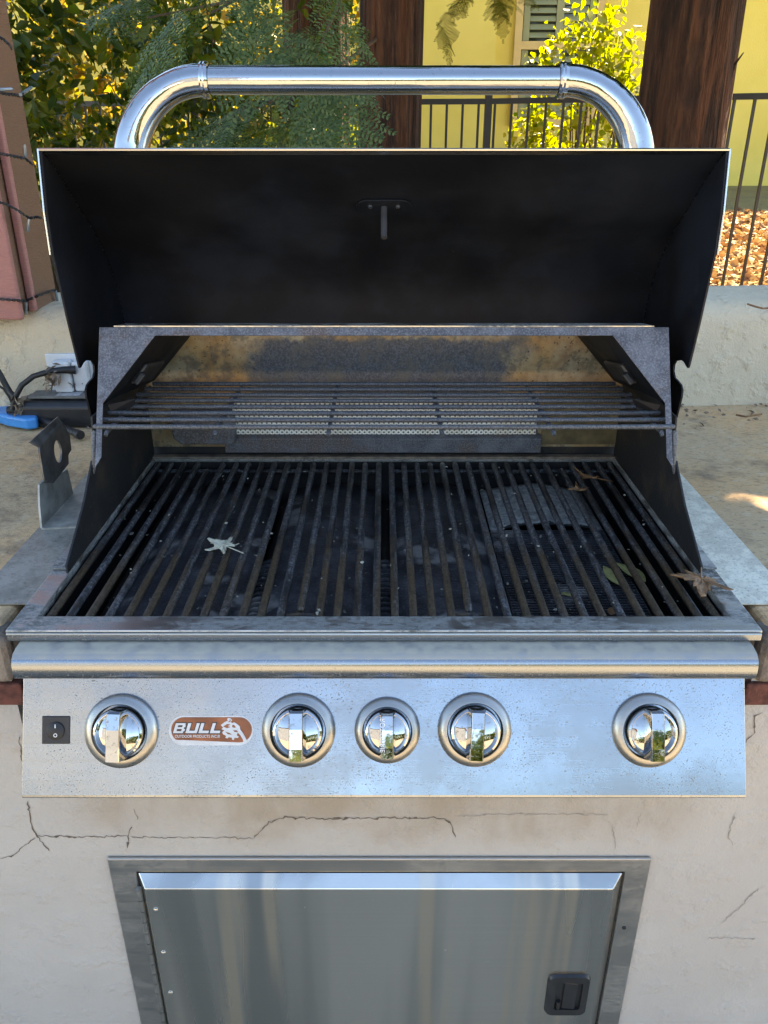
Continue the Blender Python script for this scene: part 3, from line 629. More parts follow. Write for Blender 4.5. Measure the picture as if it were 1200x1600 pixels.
# knobs
def knob(u, v, Rb, ang, word=None):
    o = MB().lathe(pp(u, v), pn, [(Rb,-.001),(Rb,.0035),(Rb*.985,.0052),(Rb*.86,.0092),(Rb*.76,.0098),(Rb*.735,.0085),(Rb*.72,.001)], 72, False).build('knob', M['bezel'], gr, smooth=True)
    MB().lathe(pp(u, v), pn, [(Rb*.735,.0005),(Rb*.3,.0006)], 48).build('knob_gap', M['black_rubber'], o)
    MB().lathe(pp(u, v), pn, [(Rb*.675,.002),(Rb*.675,.0125),(Rb*.655,.0150),(Rb*.60,.0162),(Rb*.585,.0160),(Rb*.565,.0128),(Rb*.45,.0142),(Rb*.3,.0155),(Rb*.12,.0162)], 72).build('dial', M['chrome'], o, smooth=True)
    ca, sa = math.cos(ang), math.sin(ang); a = pu*ca + pv*sa; b = pv*ca - pu*sa
    top = MB(); hw, hl = Rb*.20, Rb*.655
    sec = [(-hw*1.25,.0125),(-hw*.92,.0290),(-hw*.80,.0305),(hw*.80,.0305),(hw*.92,.0290),(hw*1.25,.0125)]
    vs = []; c = pp(u, v)
    for t, dz, k in ((-1,-.004,.92),(-.93,-.0005,1),(-.3,.0008,1),(.5,0,1),(.99,-.0008,1),(1.0,-.0040,1)):
        for (q, h) in sec: vs.append(c + b*hl*t + a*q*k + pn*(h + (dz if h > .02 else 0)))
    n_ = len(sec); fs = [(i*n_+k, i*n_+k+1, (i+1)*n_+k+1, (i+1)*n_+k) for i in range(5) for k in range(n_-1)] + [tuple(range(n_)), tuple(range(5*n_, 6*n_))]
    mesh_obj('grip_bar', vs, fs, M['chrome'], o, bevel=.0009)
    if word: text_part('lettering', word, .0072, c - b*hl*.86 + pn*.0314 - a*.0026*0 - a*.0026, b, a*-1*-1*-1, pn, M['white_paint'], o, depth=.0001, sx=.95)
    return o
knob(-.2745,.0529,.0385,.03); knob(-.0893,.0522,.0385,.0); knob(.0034,.0522,.0343,.0,'ROTISSERIE'); knob(.0946,.0516,.0385,.05); knob(.2772,.0522,.0385,.0)
# badge
def stadium(cx, cv, w_, h_, n=14):
    r = h_/2; P = []
    for k in range(n+1): a = -math.pi/2 + math.pi*k/n; P.append((cx + w_/2 - r + r*math.cos(a), cv + r*math.sin(a)))
    for k in range(n+1): a = math.pi/2 + math.pi*k/n; P.append((cx - w_/2 + r + r*math.cos(a), cv + r*math.sin(a)))
    return P
bd = MB().prism([pp(a, b, 0) for a, b in stadium(-.181,.0528,.0905,.0325)], pn*.0010).build('badge', M['badge_dark'], panel)
MB().prism([pp(a, b, .0010) for a, b in stadium(-.181,.0528,.0885,.0308)], pn*.0005).build('badge', M['badge_silver'], panel)
red = [q for q in stadium(-.1805,.0520,.0845,.0262)]
red = [(a, min(b, .0625) if a < -.160 else b) for a, b in red]
MB().prism([pp(a, b, .0015) for a, b in red], pn*.0004).build('enamel_field', M['badge_red'], panel)
def letter(x0, rects, mat, h, grow):       # blocky slanted capital, rects in units of cap height
    m = MB(); H = .0104
    for i, (a, b, c, d) in enumerate(rects):
        q = [(a-grow, c-grow), (b+grow, c-grow), (b+grow, d+grow), (a-grow, d+grow)]
        m.prism([pp(x0 + (x_ + y_*.30)*H, .0553 - y_*H, h + i*.00001) for x_, y_ in q], pn*.0002)
    m.build('badge_letter', mat, panel)
B_ = [(0,.30,0,1),(.30,1.0,.80,1),(.30,.96,.42,.60),(.30,1.0,0,.20),(.76,1.06,.60,.80),(.78,1.10,.20,.42)]; U_ = [(0,.32,.0,1),(.32,.86,0,.24),(.86,1.16,.0,1)]; L_s = [(0,.32,0,1),(.32,1.0,0,.25)]
for mat_, h_, g_ in ((M['badge_dark'], .0019, .085), (M['badge_silver'], .0022, 0)):
    for x0_, q_ in ((-.2208, B_), (-.2078, U_), (-.1942, L_s), (-.1822, L_s)): letter(x0_, q_, mat_, h_, g_)
text_part('badge_lettering', 'OUTDOOR PRODUCTS INC.\u00ae', .0041, pp(-.2188,.0600,.0022), pu, -pv, pn, M['badge_silver'], panel, .0, .0001, .85, offset=.00006)
bull = [[(716,238),(760,205),(800,185),(790,170),(800,155),(830,160),(848,180),(830,205),(855,215),(870,205),(905,225),(940,255),(945,290),(975,330),(1000,375),(1025,425),(1020,438),(985,440),(975,405),(945,355),(915,325),(905,360),(930,375),(915,390),(880,385),(870,410),(850,408),(848,385),(810,380),(795,395),(770,385),(780,365),(745,345),(735,320),(760,300),(725,285),(745,268)]]
for poly in bull:
    MB().prism([pp(-.235+(x/7.5-0)*.000672, .0257+(y/7.5)*.000668, .0019) for x, y in [(a_-0, b_) for a_, b_ in poly]], pn*.0004).build('bull_emblem', M['badge_silver'], panel)
for poly in [[(745,255),(790,225),(830,230),(800,250),(830,262),(790,275)], [(850,240),(870,235),(895,265),(870,270),(850,262)], [(770,315),(820,330),(850,350),(800,345)], [(860,300),(905,300),(920,320),(880,318)], [(800,200),(825,185),(812,172),(835,178),(825,205)]]:
    MB().prism([pp(-.235+(x/7.5)*.000672, .0257+(y/7.5)*.000668, .00232) for x, y in poly], pn*.0001).build('bull_emblem', M['badge_red'], panel)

# ---- hood, open
hood = bpy.data.objects.new('hood', None); col.objects.link(hood); hood.parent = gr; hood.location = (0, .2, .4)
inner = [(.3045,1.3895),(.33,1.3745),(.362,1.350),(.398,1.3196),(.428,1.297),(.4506,1.277),(.478,1.246),(.499,1.2088),(.509,1.175),(.515,1.14),(.519,1.10),(.521,1.055)]
def offs(P, d):
    Q = []
    for i, p_ in enumerate(P):
        a = Vector(P[max(0,i-1)]); b = Vector(P[min(len(P)-1,i+1)]); t = (b-a).normalized(); n = Vector((-t.y, t.x)); n = n if n.y > 0 or n.x > 0 else -n; Q.append(tuple(Vector(p_) + n*d))
    return Q
def strip(P, x0, x1, name, mat, par, closed=False):
    n = len(P); vs = [(x0, a, b) for a, b in P] + [(x1, a, b) for a, b in P]; fs = [(i, i+1, n+i+1, n+i) for i in range(n-1)]
    if closed: fs += [(n-1, 0, n, 2*n-1), tuple(range(n)), tuple(range(n, 2*n))]
    return mesh_obj(name, vs, fs, mat, par, smooth=True)
outer = offs(inner, .010); strip(inner + offs(inner, .002)[::-1], -.3968, .3968, 'hood_liner', M['hood_black'], hood, True)
o2 = offs(inner, .0024)
strip([(.3028,1.3890)] + [(.3024,1.3905),(.3045,1.3918)] + outer[1:] + o2[1:][::-1], -.4002, .4002, 'hood_shell', M['steel_plain'], hood, True)
side = [(.304,1.388),(.291,1.324),(.288,1.275),(.2906,1.2587),(.299,1.1955),(.3105,1.134),(.3124,1.1306),(.3155,1.1305),(.3285,1.1342),(.3370,1.1345),(.3451,1.1326),(.3584,1.1284),(.3631,1.1219),(.3617,1.1133),(.3534,1.1066),(.34,1.1058),(.3272,1.1040),(.3195,1.0985),(.3182,1.0900),(.3211,1.0758),(.3302,1.0344),(.345,1.005),(.39,.985),(.47,.985),(.518,1.02)] + [p_ for p_ in offs(inner, -.0006)[::-1][:-1]]
for sx in (-1, 1):
    MB().prism([(sx*.3970, a, b) for a, b in side], (sx*.0024,0,0)).build('side_panel', M['hood_black'], hood)
    lo = [(.3025,1.3915),(.2895,1.324),(.2865,1.275),(.2945,1.275),(.2975,1.324),(.312,1.386)]
    MB().prism([(sx*.3996, a, b) for a, b in lo], (sx*.0020,0,0)).build('side_skin_edge', M['steel_plain'], hood, bevel=.0005)
    lo = [(.2945,1.275)] + [(.2975,1.324),(.312,1.386)] + outer[1:-2] + [(.40,1.12),(.33,1.16)]
    MB().prism([(sx*.3998, a, b) for a, b in lo], (sx*.0018,0,0)).build('side_skin', M['steel_plain'], hood)
# thermometer
tc = Vector((0, .3935, 1.3235)); tt = Vector((0, .795, -.607)).normalized(); tn = Vector((0, -.607, -.795)).normalized()
lp = [tc + pu*a*1.0 + tt*b + tn*.0006 for a, b in stadium(0, 0, .072, .030)]
MB().prism(lp, tn*.0022).build('thermometer_plate', M['hood_black'], hood, bevel=.0006)
for sx in (-1, 1): MB().lathe(tc + pu*sx*.018 - tt*.002 + tn*.0025, tn, [(.0032,0),(.0030,.0016),(.0018,.0022)], 16).build('screw', M['steel_plain'], hood, smooth=True)
MB().tube([tc + tn*.001, tc + tn*.046], .0042, 14).build('thermometer_probe', simple('dull_probe', (.09,.095,.105), .4, .6), hood, smooth=True)
# handle
HYb = .352
def ozat(y): return float(np.interp(y, [q[0] for q in outer], [q[1] for q in outer]))
def hpt(x, z): return Vector((x, HYb + (z-1.37)*.12, z))
ZT = 1.4645; cx, rr = .2145, .0945
for sx in (-1, 1):
    P = []
    for k in range(17):
        a = math.pi/2 * k/16; P.append(hpt(sx*(cx + rr*math.sin(a)), ZT - rr + rr*math.cos(a)))
    P.append(hpt(sx*(cx+rr), 1.358))
    m = MB().tube(P, [.0178]*6 + [.0185 + .0035*i/11 for i in range(12)], 36, False); m.v[-36:] = [(q[0], q[1], ozat(q[1])) for q in m.v[-36:]]; m.v = [(q[0], q[1], max(q[2], ozat(q[1]) + .0005)) for q in m.v]
    m.build('handle_elbow', M['handle'], hood, smooth=True)
    m = MB()
    for q_ in (.0245, .0245, .020): m.v += [(sx*(cx+rr) + q_*math.cos(k*math.pi/18), HYb + q_*math.sin(k*math.pi/18), ozat(HYb + q_*math.sin(k*math.pi/18)) + (.0045 if q_ != .0245 or len(m.v) >= 36 else -.003)) for k in range(36)]
    m.f = [(i*36+k, i*36+(k+1)%36, (i+1)*36+(k+1)%36, (i+1)*36+k) for i in range(2) for k in range(36)]
    m.build('elbow_foot', M['handle'], hood, smooth=True)
    MB().lathe(hpt(sx*.2115, ZT), (1,0,0), [(.0165,-.0055),(.0192,-.0050),(.0200,-.003),(.0192,-.001),(.0203,.001),(.0192,.0045),(.0165,.005)], 40, False).build('handle_collar', M['handle'], hood, smooth=True)
MB().tube([hpt(-.216, ZT), hpt(-.1, ZT), hpt(.1, ZT), hpt(.216, ZT)], .0156, 40).build('handle_bar', M['handle'], hood, smooth=True)

# ---- cooking grates (lift out)
RZ, RR = .9205, .0047
def rod(x, y0, y1, name, par, z=RZ, r=RR):
    n = 9; P = [(x, y0 + (y1-y0)*t, z) for t in [0,.004,.012] + [i/n for i in range(1,n)] + [.988,.996,1]]
    rs_ = [r*.35, r*.75, r] + [r]*(n-1) + [r, r*.75, r*.35]
    return MB().tube(P, rs_, 10).build(name, M['grate'], par, smooth=True)
for gi, (xa, xb, lab) in enumerate(((-.369,-.0092,'left cooking grate of dark greasy rods with a pale dry leaf on it'), (.0115,.3695,'right cooking grate of dark rusty rods with brown leaves on it'))):
    gt = thing('cooking_grate', ((xa+xb)/2, .27, .91), lab, 'grate', 'cooking grates in the grill')
    for k in range(18):
        i = k if gi == 0 else 17-k; x = xa + (xb-xa)*(i/17)
        y0 = .0535 if k == 13 else .0205; y1 = .478 if k == 4 else .5065
        rod(x + random.uniform(-.0007,.0007), y0, y1, 'rod', gt, RZ + random.uniform(-.0008,.0006))
        if k == 13: MB().tube([(x-.022,.0545,.9120),(x-.012,.0540,.9135),(x,.054,.9150),(x+.012,.0540,.9135),(x+.022,.0545,.9120)], .0042, 8).build('grip_tee', M['grate'], gt, smooth=True)
    for yc in (.0245, .4915): MB().tube([(xa-.003, yc, .9125), (xb+.003, yc, .9125)], .0038, 8).build('cross_rod', M['grate'], gt, smooth=True)

# ---- heat plates and burners under the grates
def plate(xa, xb, y0, y1, z, rise, name, mat, label, seg=8):
    vs = []; n = seg
    for y_ in [y0 + (y1-y0)*j/12 for j in range(13)]:
        for i in range(n+1):
            t = i/n; vs.append((xa + (xb-xa)*t, y_, z + rise*(1-abs(2*t-1)**1.6) + .0012*math.sin(17*y_+9*t)))
    fs = [(j*(n+1)+i, j*(n+1)+i+1, (j+1)*(n+1)+i+1, (j+1)*(n+1)+i) for j in range(12) for i in range(n)]
    t = mesh_obj(name, vs, fs, mat, None, smooth=True, loc=((xa+xb)/2, (y0+y1)/2, z)); md = t.modifiers.new('thick', 'SOLIDIFY'); md.thickness = .002; return tag(t, label, 'heat plate', 'heat plates under the grates')
plate(-.335, -.172, .055, .495, .876, .014, 'heat_plate', M['heat_plate'], 'black encrusted heat plate at the far left under the grate')
plate(-.150, -.012, .055, .495, .876, .014, 'heat_plate', M['heat_plate'], 'black encrusted heat plate left of the grill centre under the grate')
plate(.013, .146, .055, .495, .876, .014, 'heat_plate', M['heat_plate'], 'black encrusted heat plate right of the grill centre under the grate')
t = plate(.158, .325, .345, .495, .876, .014, 'heat_plate', M['ash'], 'ash-grey heat plate at the back right under the grate')
# wire mesh tray at the right
mt = thing('mesh_tray', (.24,.2,.868), 'black wire mesh tray at the front right under the grate', 'tray')
MB().box(.150, .335, .055, .344, .840, .8425).build('tray_base', M['firebox'], mt)
m = MB()
for i in range(30): x = .158 + i*.167/29; m.box(x-.0009, x+.0009, .055, .344, .8745, .8763)
for j in range(48): y_ = .057 + j*.286/47; m.box(.158, .325, y_-.0011, y_+.0011, .8766, .8784)
tag(m.build('wire_mesh', M['heat_plate'], mt), kind='stuff')
for i, x in enumerate((-.161, .001, .149, -.352)):
    t = thing('burner', (x, .27, .85), ['ribbed burner tube in the gap left of centre under the grates','ribbed burner tube in the middle gap under the grates','burner tube in the gap beside the mesh tray','burner tube by the left firebox wall'][i], 'burner', 'burner tubes under the grates')
    MB().tube([(x,.04,.846),(x,.49,.846)], .011, 12).build('tube', M['firebox'], t, smooth=True)
    m = MB()
    if i < 2:
        for k in range(17):
            y_ = .075 + k*.0125; MB().lathe((x, y_, .850), (0,1,0.0), [(.012,-.0028),(.0155,-.0022),(.0162,0),(.0155,.0022),(.012,.0028)], 18, False).build('rib', M['heat_plate'], t, smooth=True)

# ---- warming rack
wr = thing('warming_rack', (0,.365,1.066), 'dark wire warming rack across the back of the grill', 'rack')
for k in range(8):
    y_ = .2655 + k*.0287; hw = .3725 if k < 4 else .362 - (k-4)*.004
    MB().tube([(-hw-.002,y_,1.066),(-hw,y_,1.066),(-.1,y_,1.0655),(.12,y_,1.0655),(hw,y_,1.066),(hw+.002,y_,1.066)], [.002,.0034,.0034,.0034,.0034,.002], 10).build('bar', M['rack'], wr, smooth=True)
for x in (-.3575,-.2175,-.0715,.0745,.2185,.3575):
    MB().tube([(x,.258,1.0565),(x,.262,1.0595),(x,.30,1.0597),(x,.45,1.0597),(x,.472,1.0595)], [.0026,.0030,.003,.003,.0026], 8).build('cross_bar', M['rack'], wr, smooth=True)
for sx in (-1, 1): MB().tube([(sx*.374,.262,1.062),(sx*.3745,.256,1.045),(sx*.375,.25,1.02),(sx*.379,.25,1.008)], .003, 8).build('rack_leg', M['rack'], wr, smooth=True)

# ================================================================ ACCESS DOOR
ad = thing('access_door', (-.006, WY, .25), 'stainless steel access door set in the plaster below the grill', 'door')
dx0, dx1, dz1, dz0 = -.350, .338, .579, .06
def rect_ring(o, i, y0, y1):
    m = MB(); c = lambda r, y_: [(r[0],y_,r[2]),(r[1],y_,r[2]),(r[1],y_,r[3]),(r[0],y_,r[3])]
    vs = c(o,y0)+c(i,y0)+c(o,y1)+c(i,y1); fs = []
    for k in range(4):
        q = (k+1) % 4; fs += [(8+k,8+q,12+q,12+k),(k,4+k,4+q,q),(k,q,8+q,8+k),(4+k,12+k,12+q,4+q)]
    return m.add(vs, fs)
rect_ring((dx0,dx1,dz0,dz1), (dx0+.034,dx1-.031,dz0+.03,dz1-.024), WY-.0052, WY-.0002).build('frame', M['door_frame'], ad, bevel=.0022, seg=3)
px0, px1, pz1, pz0 = dx0+.0365, dx1-.034, dz1-.0265, dz0+.034
DY = WY - .0175; bv = .013
vs = [(px0,WY-.004,pz0),(px1,WY-.004,pz0),(px1,WY-.004,pz1),(px0,WY-.004,pz1)] + [(px0+.010,DY,pz0+bv),(px1-bv,DY,pz0+bv),(px1-bv,DY,pz1-bv),(px0+.010,DY,pz1-bv)]
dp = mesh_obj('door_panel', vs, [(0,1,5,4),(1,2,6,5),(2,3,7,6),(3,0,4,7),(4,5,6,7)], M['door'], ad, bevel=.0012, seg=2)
MB().box(px0-.002, px1+.002, WY-.0038, WY-.0006, pz0, pz1).build('door_backing', M['firebox'], ad)
for k in range(22):
    z = pz1 - .020 - k*.0205
    if z < .08: break
    MB().tube([(px0-.0005,WY-.0105,z),(px0-.0005,WY-.0105,z-.0196)], .0036, 12).build('hinge_knuckle', M['door_frame'], ad, smooth=True)
for z in (.502,.4195,.337,.254,.171): MB().lathe((px0+.0195, DY, z), (0,-1,0), [(.0034,0),(.0031,.0013),(.0016,.0021)], 16).build('rivet', M['steel_plain'], dp, smooth=True)
MB().lathe((dx1-.019,WY-.0052,.452), (0,-1,0), [(.003,0),(.0026,.001)], 10).build('frame_screw', M['black_rubber'], ad)
# latch
lx, lz = .252, .335
def rrect(cx_, cz_, w_, h_, r, n=6):
    P = []
    for (sx, sz, a0) in ((1,1,0),(-1,1,90),(-1,-1,180),(1,-1,270)):
        for k in range(n+1): a = R(a0 + 90*k/n); P.append((cx_ + sx*(w_/2-r) + r*math.cos(a), cz_ + sz*(h_/2-r) + r*math.sin(a)))
    return P
oL = rrect(lx, lz, .0585, .084, .011); iL = rrect(lx+.001, lz, .036, .056, .004); n = len(oL)
vs = [(a,DY-.0002,b) for a,b in oL] + [(a+(lx-a)*.06,DY-.0045,b+(lz-b)*.05) for a,b in oL] + [(a,DY-.0045,b) for a,b in iL] + [(a,DY-.0004,b) for a,b in iL]
fs = [(j*n+k, j*n+(k+1)%n, (j+1)*n+(k+1)%n, (j+1)*n+k) for j in range(3) for k in range(n)] + [tuple(range(3*n,4*n))]
lt = mesh_obj('latch', vs, fs, M['black_plastic'], ad, smooth=True)
MB().prism([(lx-.006,DY-.0032,lz-.027),(lx+.012,DY-.0045,lz-.027),(lx+.012,DY-.0045,lz+.027),(lx-.006,DY-.0032,lz+.027)], (0,.0025,0)).build('latch_paddle', M['black_plastic'], lt, bevel=.0012)
MB().tube([(lx-.011,DY-.0022,lz-.026),(lx-.011,DY-.0022,lz-.012)], .003, 12).build('lock_pin', M['black_rubber'], lt, smooth=True)

# ================================================================ THINGS ON THE COUNTER
for sx, mat, lab in ((-1,'galv_dull','dull dark galvanised flashing strip left of the grill'), (1,'galv','pale galvanised flashing strip right of the grill')):
    m = MB(); m.prism([(sx*.402,.066,.9215),(sx*.470,.066,.9215),(sx*.470,.52,.9215),(sx*.402,.52,.9215)], (0,0,.0016)); m.prism([(sx*.402,.066,.9213),(sx*.402,.066,.890),(sx*.402,.52,.890),(sx*.402,.52,.9213)], (sx*.0016,0,0))
    tag(m.build('flashing_strip', M[mat], None, loc=(sx*.436,.29,.9215)), lab, 'flashing')
# bent steel bracket, left of the grill
M['bracket_dark'] = simple('bracket_dark', (.15,.15,.145), .4, .5, .4, 50)
M['bracket_light'] = simple('bracket_bare', (.42,.41,.36), .45, .2, .35, 40, .0003, 200)
bk = thing('steel_bracket', (-.44,.3,.923), 'bent steel bracket with a round hole standing left of the grill', 'bracket')
BX = -.463; bm_ = M['galv_dull']
def bent(nm, grid, mat):
    """sheet from rows of points, 2.5 mm thick"""
    nrow, ncol = len(grid), len(grid[0]); vs = [p_ for r_ in grid for p_ in r_]
    o = mesh_obj(nm, vs, [(j*ncol+i, j*ncol+i+1, (j+1)*ncol+i+1, (j+1)*ncol+i) for j in range(nrow-1) for i in range(ncol-1)], mat, bk); md = o.modifiers.new('thick','SOLIDIFY'); md.thickness = .0026; md.offset = 0; return o
lowr = [(BX,.2545,.926),(BX-.0005,.262,.955),(BX-.001,.2735,.9815)]; lowb = [(BX,.372,.926),(BX-.0005,.371,.955),(BX-.001,.3695,.9655)]
bent('lower_plate', [[lowr[0],(BX,.31,.926),lowb[0]], [lowr[1],(BX-.0005,.31,.952),lowb[1]], [lowr[2],(BX-.001,.309,.973),lowb[2]]], M['bracket_light'])
bent('foot', [[(BX,.2545,.9255),(BX,.372,.9255)],[(BX+.004,.2545,.9243),(BX+.004,.372,.9243)],[(BX+.052,.262,.9243),(BX+.060,.372,.9243)]], M['bracket_light'])
# upper plate with hole, set a little to the left, flared top
N = 28; hc = (.3415,1.0035); hole = [(hc[0]+.0125*math.cos(2*math.pi*k/N), hc[1]+.0165*math.sin(2*math.pi*k/N)) for k in range(N)]
outl = [(.3735,.986),(.387,.989),(.3905,1.0115),(.378,1.028),(.372,1.034),(.29,1.030),(.286,1.0235),(.2835,.985),(.2765,.983),(.3087,.969),(.369,.974)]
def raycast(a):
    best = None
    for (p_, q_) in zip(outl, outl[1:]+outl[:1]):
        dx_, dy_ = math.cos(a), math.sin(a); ex, ey = q_[0]-p_[0], q_[1]-p_[1]; den = dx_*ey - dy_*ex
        if abs(den) < 1e-9: continue
        t_ = ((p_[0]-hc[0])*ey - (p_[1]-hc[1])*ex)/den; s_ = ((p_[0]-hc[0])*dy_ - (p_[1]-hc[1])*dx_)/den
        if t_ > 0 and -1e-6 <= s_ <= 1+1e-6 and (best is None or t_ < best): best = t_
    return (hc[0]+best*math.cos(a), hc[1]+best*math.sin(a))
angs = sorted([2*math.pi*k/N for k in range(N)] + [math.atan2(q[1]-hc[1], q[0]-hc[0]) % (2*math.pi) for q in outl])
I = [(hc[0]+.0125*math.cos(a), hc[1]+.0165*math.sin(a)) for a in angs]; O = [raycast(a) for a in angs]; n = len(angs)
o = mesh_obj('upper_plate', [(BX+.0025,a,b) for a,b in I] + [(BX+.0025,a,b) for a,b in O], [(k,(k+1)%n,n+(k+1)%n,n+k) for k in range(n)], M['bracket_dark'], bk)
md = o.modifiers.new('thick','SOLIDIFY'); md.thickness = .0026; md.offset = 0
bent('flared_top', [[(BX+.0025,.2885,1.0295),(BX+.0025,.376,1.0325)],[(BX-.0005,.284,1.034),(BX+.0005,.3745,1.037)],[(BX-.004,.278,1.0405),(BX-.0015,.372,1.0445)]], M['bracket_dark'])
bent('jog', [[(BX+.0025,.284,.984),(BX+.0025,.312,.972)],[(BX-.001,.2745,.982),(BX-.001,.309,.9715)]], bm_)

# rotisserie motor
mo = thing('rotisserie_motor', (-.62,.73,.92), 'black rotisserie motor lying on the counter by the wall', 'motor')
lo = [(.685,.921),(.685,.960),(.694,.969),(.742,.971),(.742,.921)]
MB().prism([(-.668, a, b) for a, b in lo], (.165,0,0)).build('motor_body', M['black_plastic'], mo, bevel=.004, seg=3)
MB().box(-.655, -.51, .700, .741, .9714, .9765).build('motor_cover', M['motor_grey'], mo, bevel=.0015)
MB().box(-.605, -.562, .704, .736, .9767, .9773).build('motor_label', M['label'], mo)
MB().tube([(-.669,.70,.950),(-.684,.70,.950),(-.696,.70,.950)], [.0085,.0085,.0075], 14).build('cord_strain_relief', M['black_rubber'], mo, smooth=True)
# blue-handled lighter
li = thing('gas_lighter', (-.66,.66,.925), 'blue-handled gas lighter with black barrel on the left counter', 'lighter')
hp = [(-8,632),(10,634),(18,640),(36,643),(57,646),(60,652),(57,664),(40,666),(10,661),(-10,655)]
m = MB(); m.prism([at(x, y, Z=.945) for x, y in [(a_, b_-11) for a_, b_ in hp]], (0,0,-.021)); m.build('handle', M['blue'], li, bevel=.0045, seg=3)
m = MB(); m.prism([at(x, y, Z=.9465) for x, y in [(-10,613),(6,621),(22,627),(20,632),(6,628),(-10,624)]], (0,0,-.012)); m.build('trigger_guard', M['blue'], li, bevel=.003)
MB().tube([at(52,652,Z=.934), at(90,665,Z=.933), at(124,679,Z=.932)], .0068, 14).build('barrel', M['black_rubber'], li, smooth=True)
MB().tube([at(120,677.5,Z=.932), at(126,680,Z=.932)], .0082, 14).build('nozzle', M['black_plastic'], li, smooth=True)
# outlet with cover on the garden wall
ot = thing('outlet_cover', (-.60,.745,.99), 'pale grey weatherproof outlet cover on the garden wall', 'outlet')
gyo = gy(-.6)
MB().box(-.628,-.545, gyo-.006, gyo+.01, .972, 1.045).build('back_plate', M['outlet'], ot, bevel=.002)
MB().box(-.610,-.577, gyo-.030, gyo-.0065, .978, 1.036).build('lid', M['outlet'], ot, bevel=.004)
MB().box(-.5755,-.548, gyo-.024, gyo-.0065, .978, 1.034).build('lid', M['outlet'], ot, bevel=.004)
cd = thing('power_cord', (-.68,.73,.93), 'thick black power cord arching from the outlet to the counter', 'cord')
MB().tube([at(118,578,Y=.722), at(100,578,Y=.715), at(78,580,Y=.705), at(52,588,Y=.70), at(34,602,Y=.695), at(24,620,Y=.69), at(20,640,Y=.69)], [.008,.0065,.0052,.005,.005,.005,.005], 12).build('cable', M['black_rubber'], cd, smooth=True)
MB().tube([at(-14,562,Y=.70), at(0,585,Y=.70), at(8,600,Y=.70), at(15,612,Y=.70), at(24,622,Y=.69)], .0055, 10).build('cable', M['black_rubber'], cd, smooth=True)
MB().tube([at(-6,600,Y=.70), at(6,608,Y=.70), at(14,620,Y=.70), at(20,632,Y=.70)], .0022, 8).build('thin_wire', M['black_rubber'], cd, smooth=True)
def dry_clump(label, x, y, Z, sxp, syp, n, seed, ln):
    rs = np.random.default_rng(seed); C = np.array([tuple(at(x + rs.normal()*sxp, y + rs.normal()*syp, Y=Z + rs.uniform(-.012,.012))) for _ in range(n)]); V, F = leaf_cloud(C, ln, .3, rs, 0, .1)
    o = np_obj('dead_leaf_clump', V, F, M['dead_leaf'], None, loc=tuple(C.mean(0))); return tag(o, label, 'dead leaves')
dry_clump('dry grey-brown leaf tuft caught on the power cord by the outlet', 80, 592, .70, 4, 9, 34, 3, .019)
dry_clump('dry brown leaf tuft at the end of the cord beside the blue lighter', 27, 640, .69, 5, 9, 34, 4, .019)
dry_clump('brown debris under the outlet cover', 112, 600, .73, 10, 2, 16, 5, .014)

# fallen leaves
def maple(name, pos, size, rot, mat, label, curl, tilt=(0,0), lobes=5, seed=1, stem=True, slim=1.):
    random.seed(seed); P = []
    lob = [(-135,.62),(-72,.82),(0,1.0),(72,.82),(135,.62)] if lobes == 5 else [(-80,.9),(0,1.0),(80,.85)]
    span = []
    for i, (a, l) in enumerate(lob):
        l *= random.uniform(.85,1.1); j = lambda: random.uniform(.88, 1.1); span += [(a-27*slim, l*.52*j()), (a-19*slim, l*.66*j()), (a-15*slim, l*.62*j()), (a-9*slim, l*.84*j()), (a, l), (a+7*slim, l*.88*j()), (a+14*slim, l*.64*j()), (a+18*slim, l*.68*j()), (a+27*slim, l*.54*j())]
        if i < len(lob)-1: b = lob[i+1][0]; span.append(((a+b)/2, .36*random.uniform(.75,1.15)))
    span.append((180, .12)); vs = [(0,0,0)]
    rm = Matrix.Rotation(rot, 3, 'Z') @ Matrix.Rotation(tilt[0], 3, 'X') @ Matrix.Rotation(tilt[1], 3, 'Y')
    rings = [.33, .66, 1.0]
    for rg_ in rings:
        for a, l in span:
            r = l*size*rg_; x_, y_ = r*math.sin(R(a)), r*math.cos(R(a)); z_ = curl*(r/size)**2*size*(.6+.8*math.sin(3*R(a)+seed)) + random.uniform(-.05,.05)*size - .10*size*(r/size)*abs(math.cos(2.5*R(a)))
            vs.append((x_, y_, z_))
    n = len(span); fs = [(0, 1+k, 1+(k+1)%n) for k in range(n)] + [(1+q*n+k, 1+q*n+n+k, 1+q*n+n+(k+1)%n, 1+q*n+(k+1)%n) for q in range(2) for k in range(n)]
    vs = [tuple(rm @ Vector(v_) + Vector(pos)) for v_ in vs]
    t = thing(name, pos, label, 'leaf')
    o = mesh_obj('blade', vs, fs, mat, t, smooth=True, recalc=False); md = o.modifiers.new('thick','SOLIDIFY'); md.thickness = .0006
    if stem:
        q = [rm @ Vector((0, -size*s_, .04*size*s_)) + Vector(pos) for s_ in (.05,.4,.8,1.05)]
        MB().tube(q, [.0010,.0008,.0007,.0005], 6).build('stalk', mat, t, smooth=True)
    return t
maple('dry_leaf', at(350,852,Z=.9300), .033, R(55), M['leaf_pale'], 'pale dry maple leaf lying on the left grate', .16, (R(4),R(-3)), 5, 12, True, .62)
maple('dry_leaf', at(1096,905,Z=.941), .041, R(160), M['leaf_brown'], 'large brown maple leaf on the right edge of the grill', .10, (R(6),R(-6)), 5, 5)
maple('dry_leaf', at(925,746,Z=.932), .034, R(95), M['leaf_brown'], 'curled brown leaf on the right grate near the back', .30, (R(15),R(25)), 3, 8)
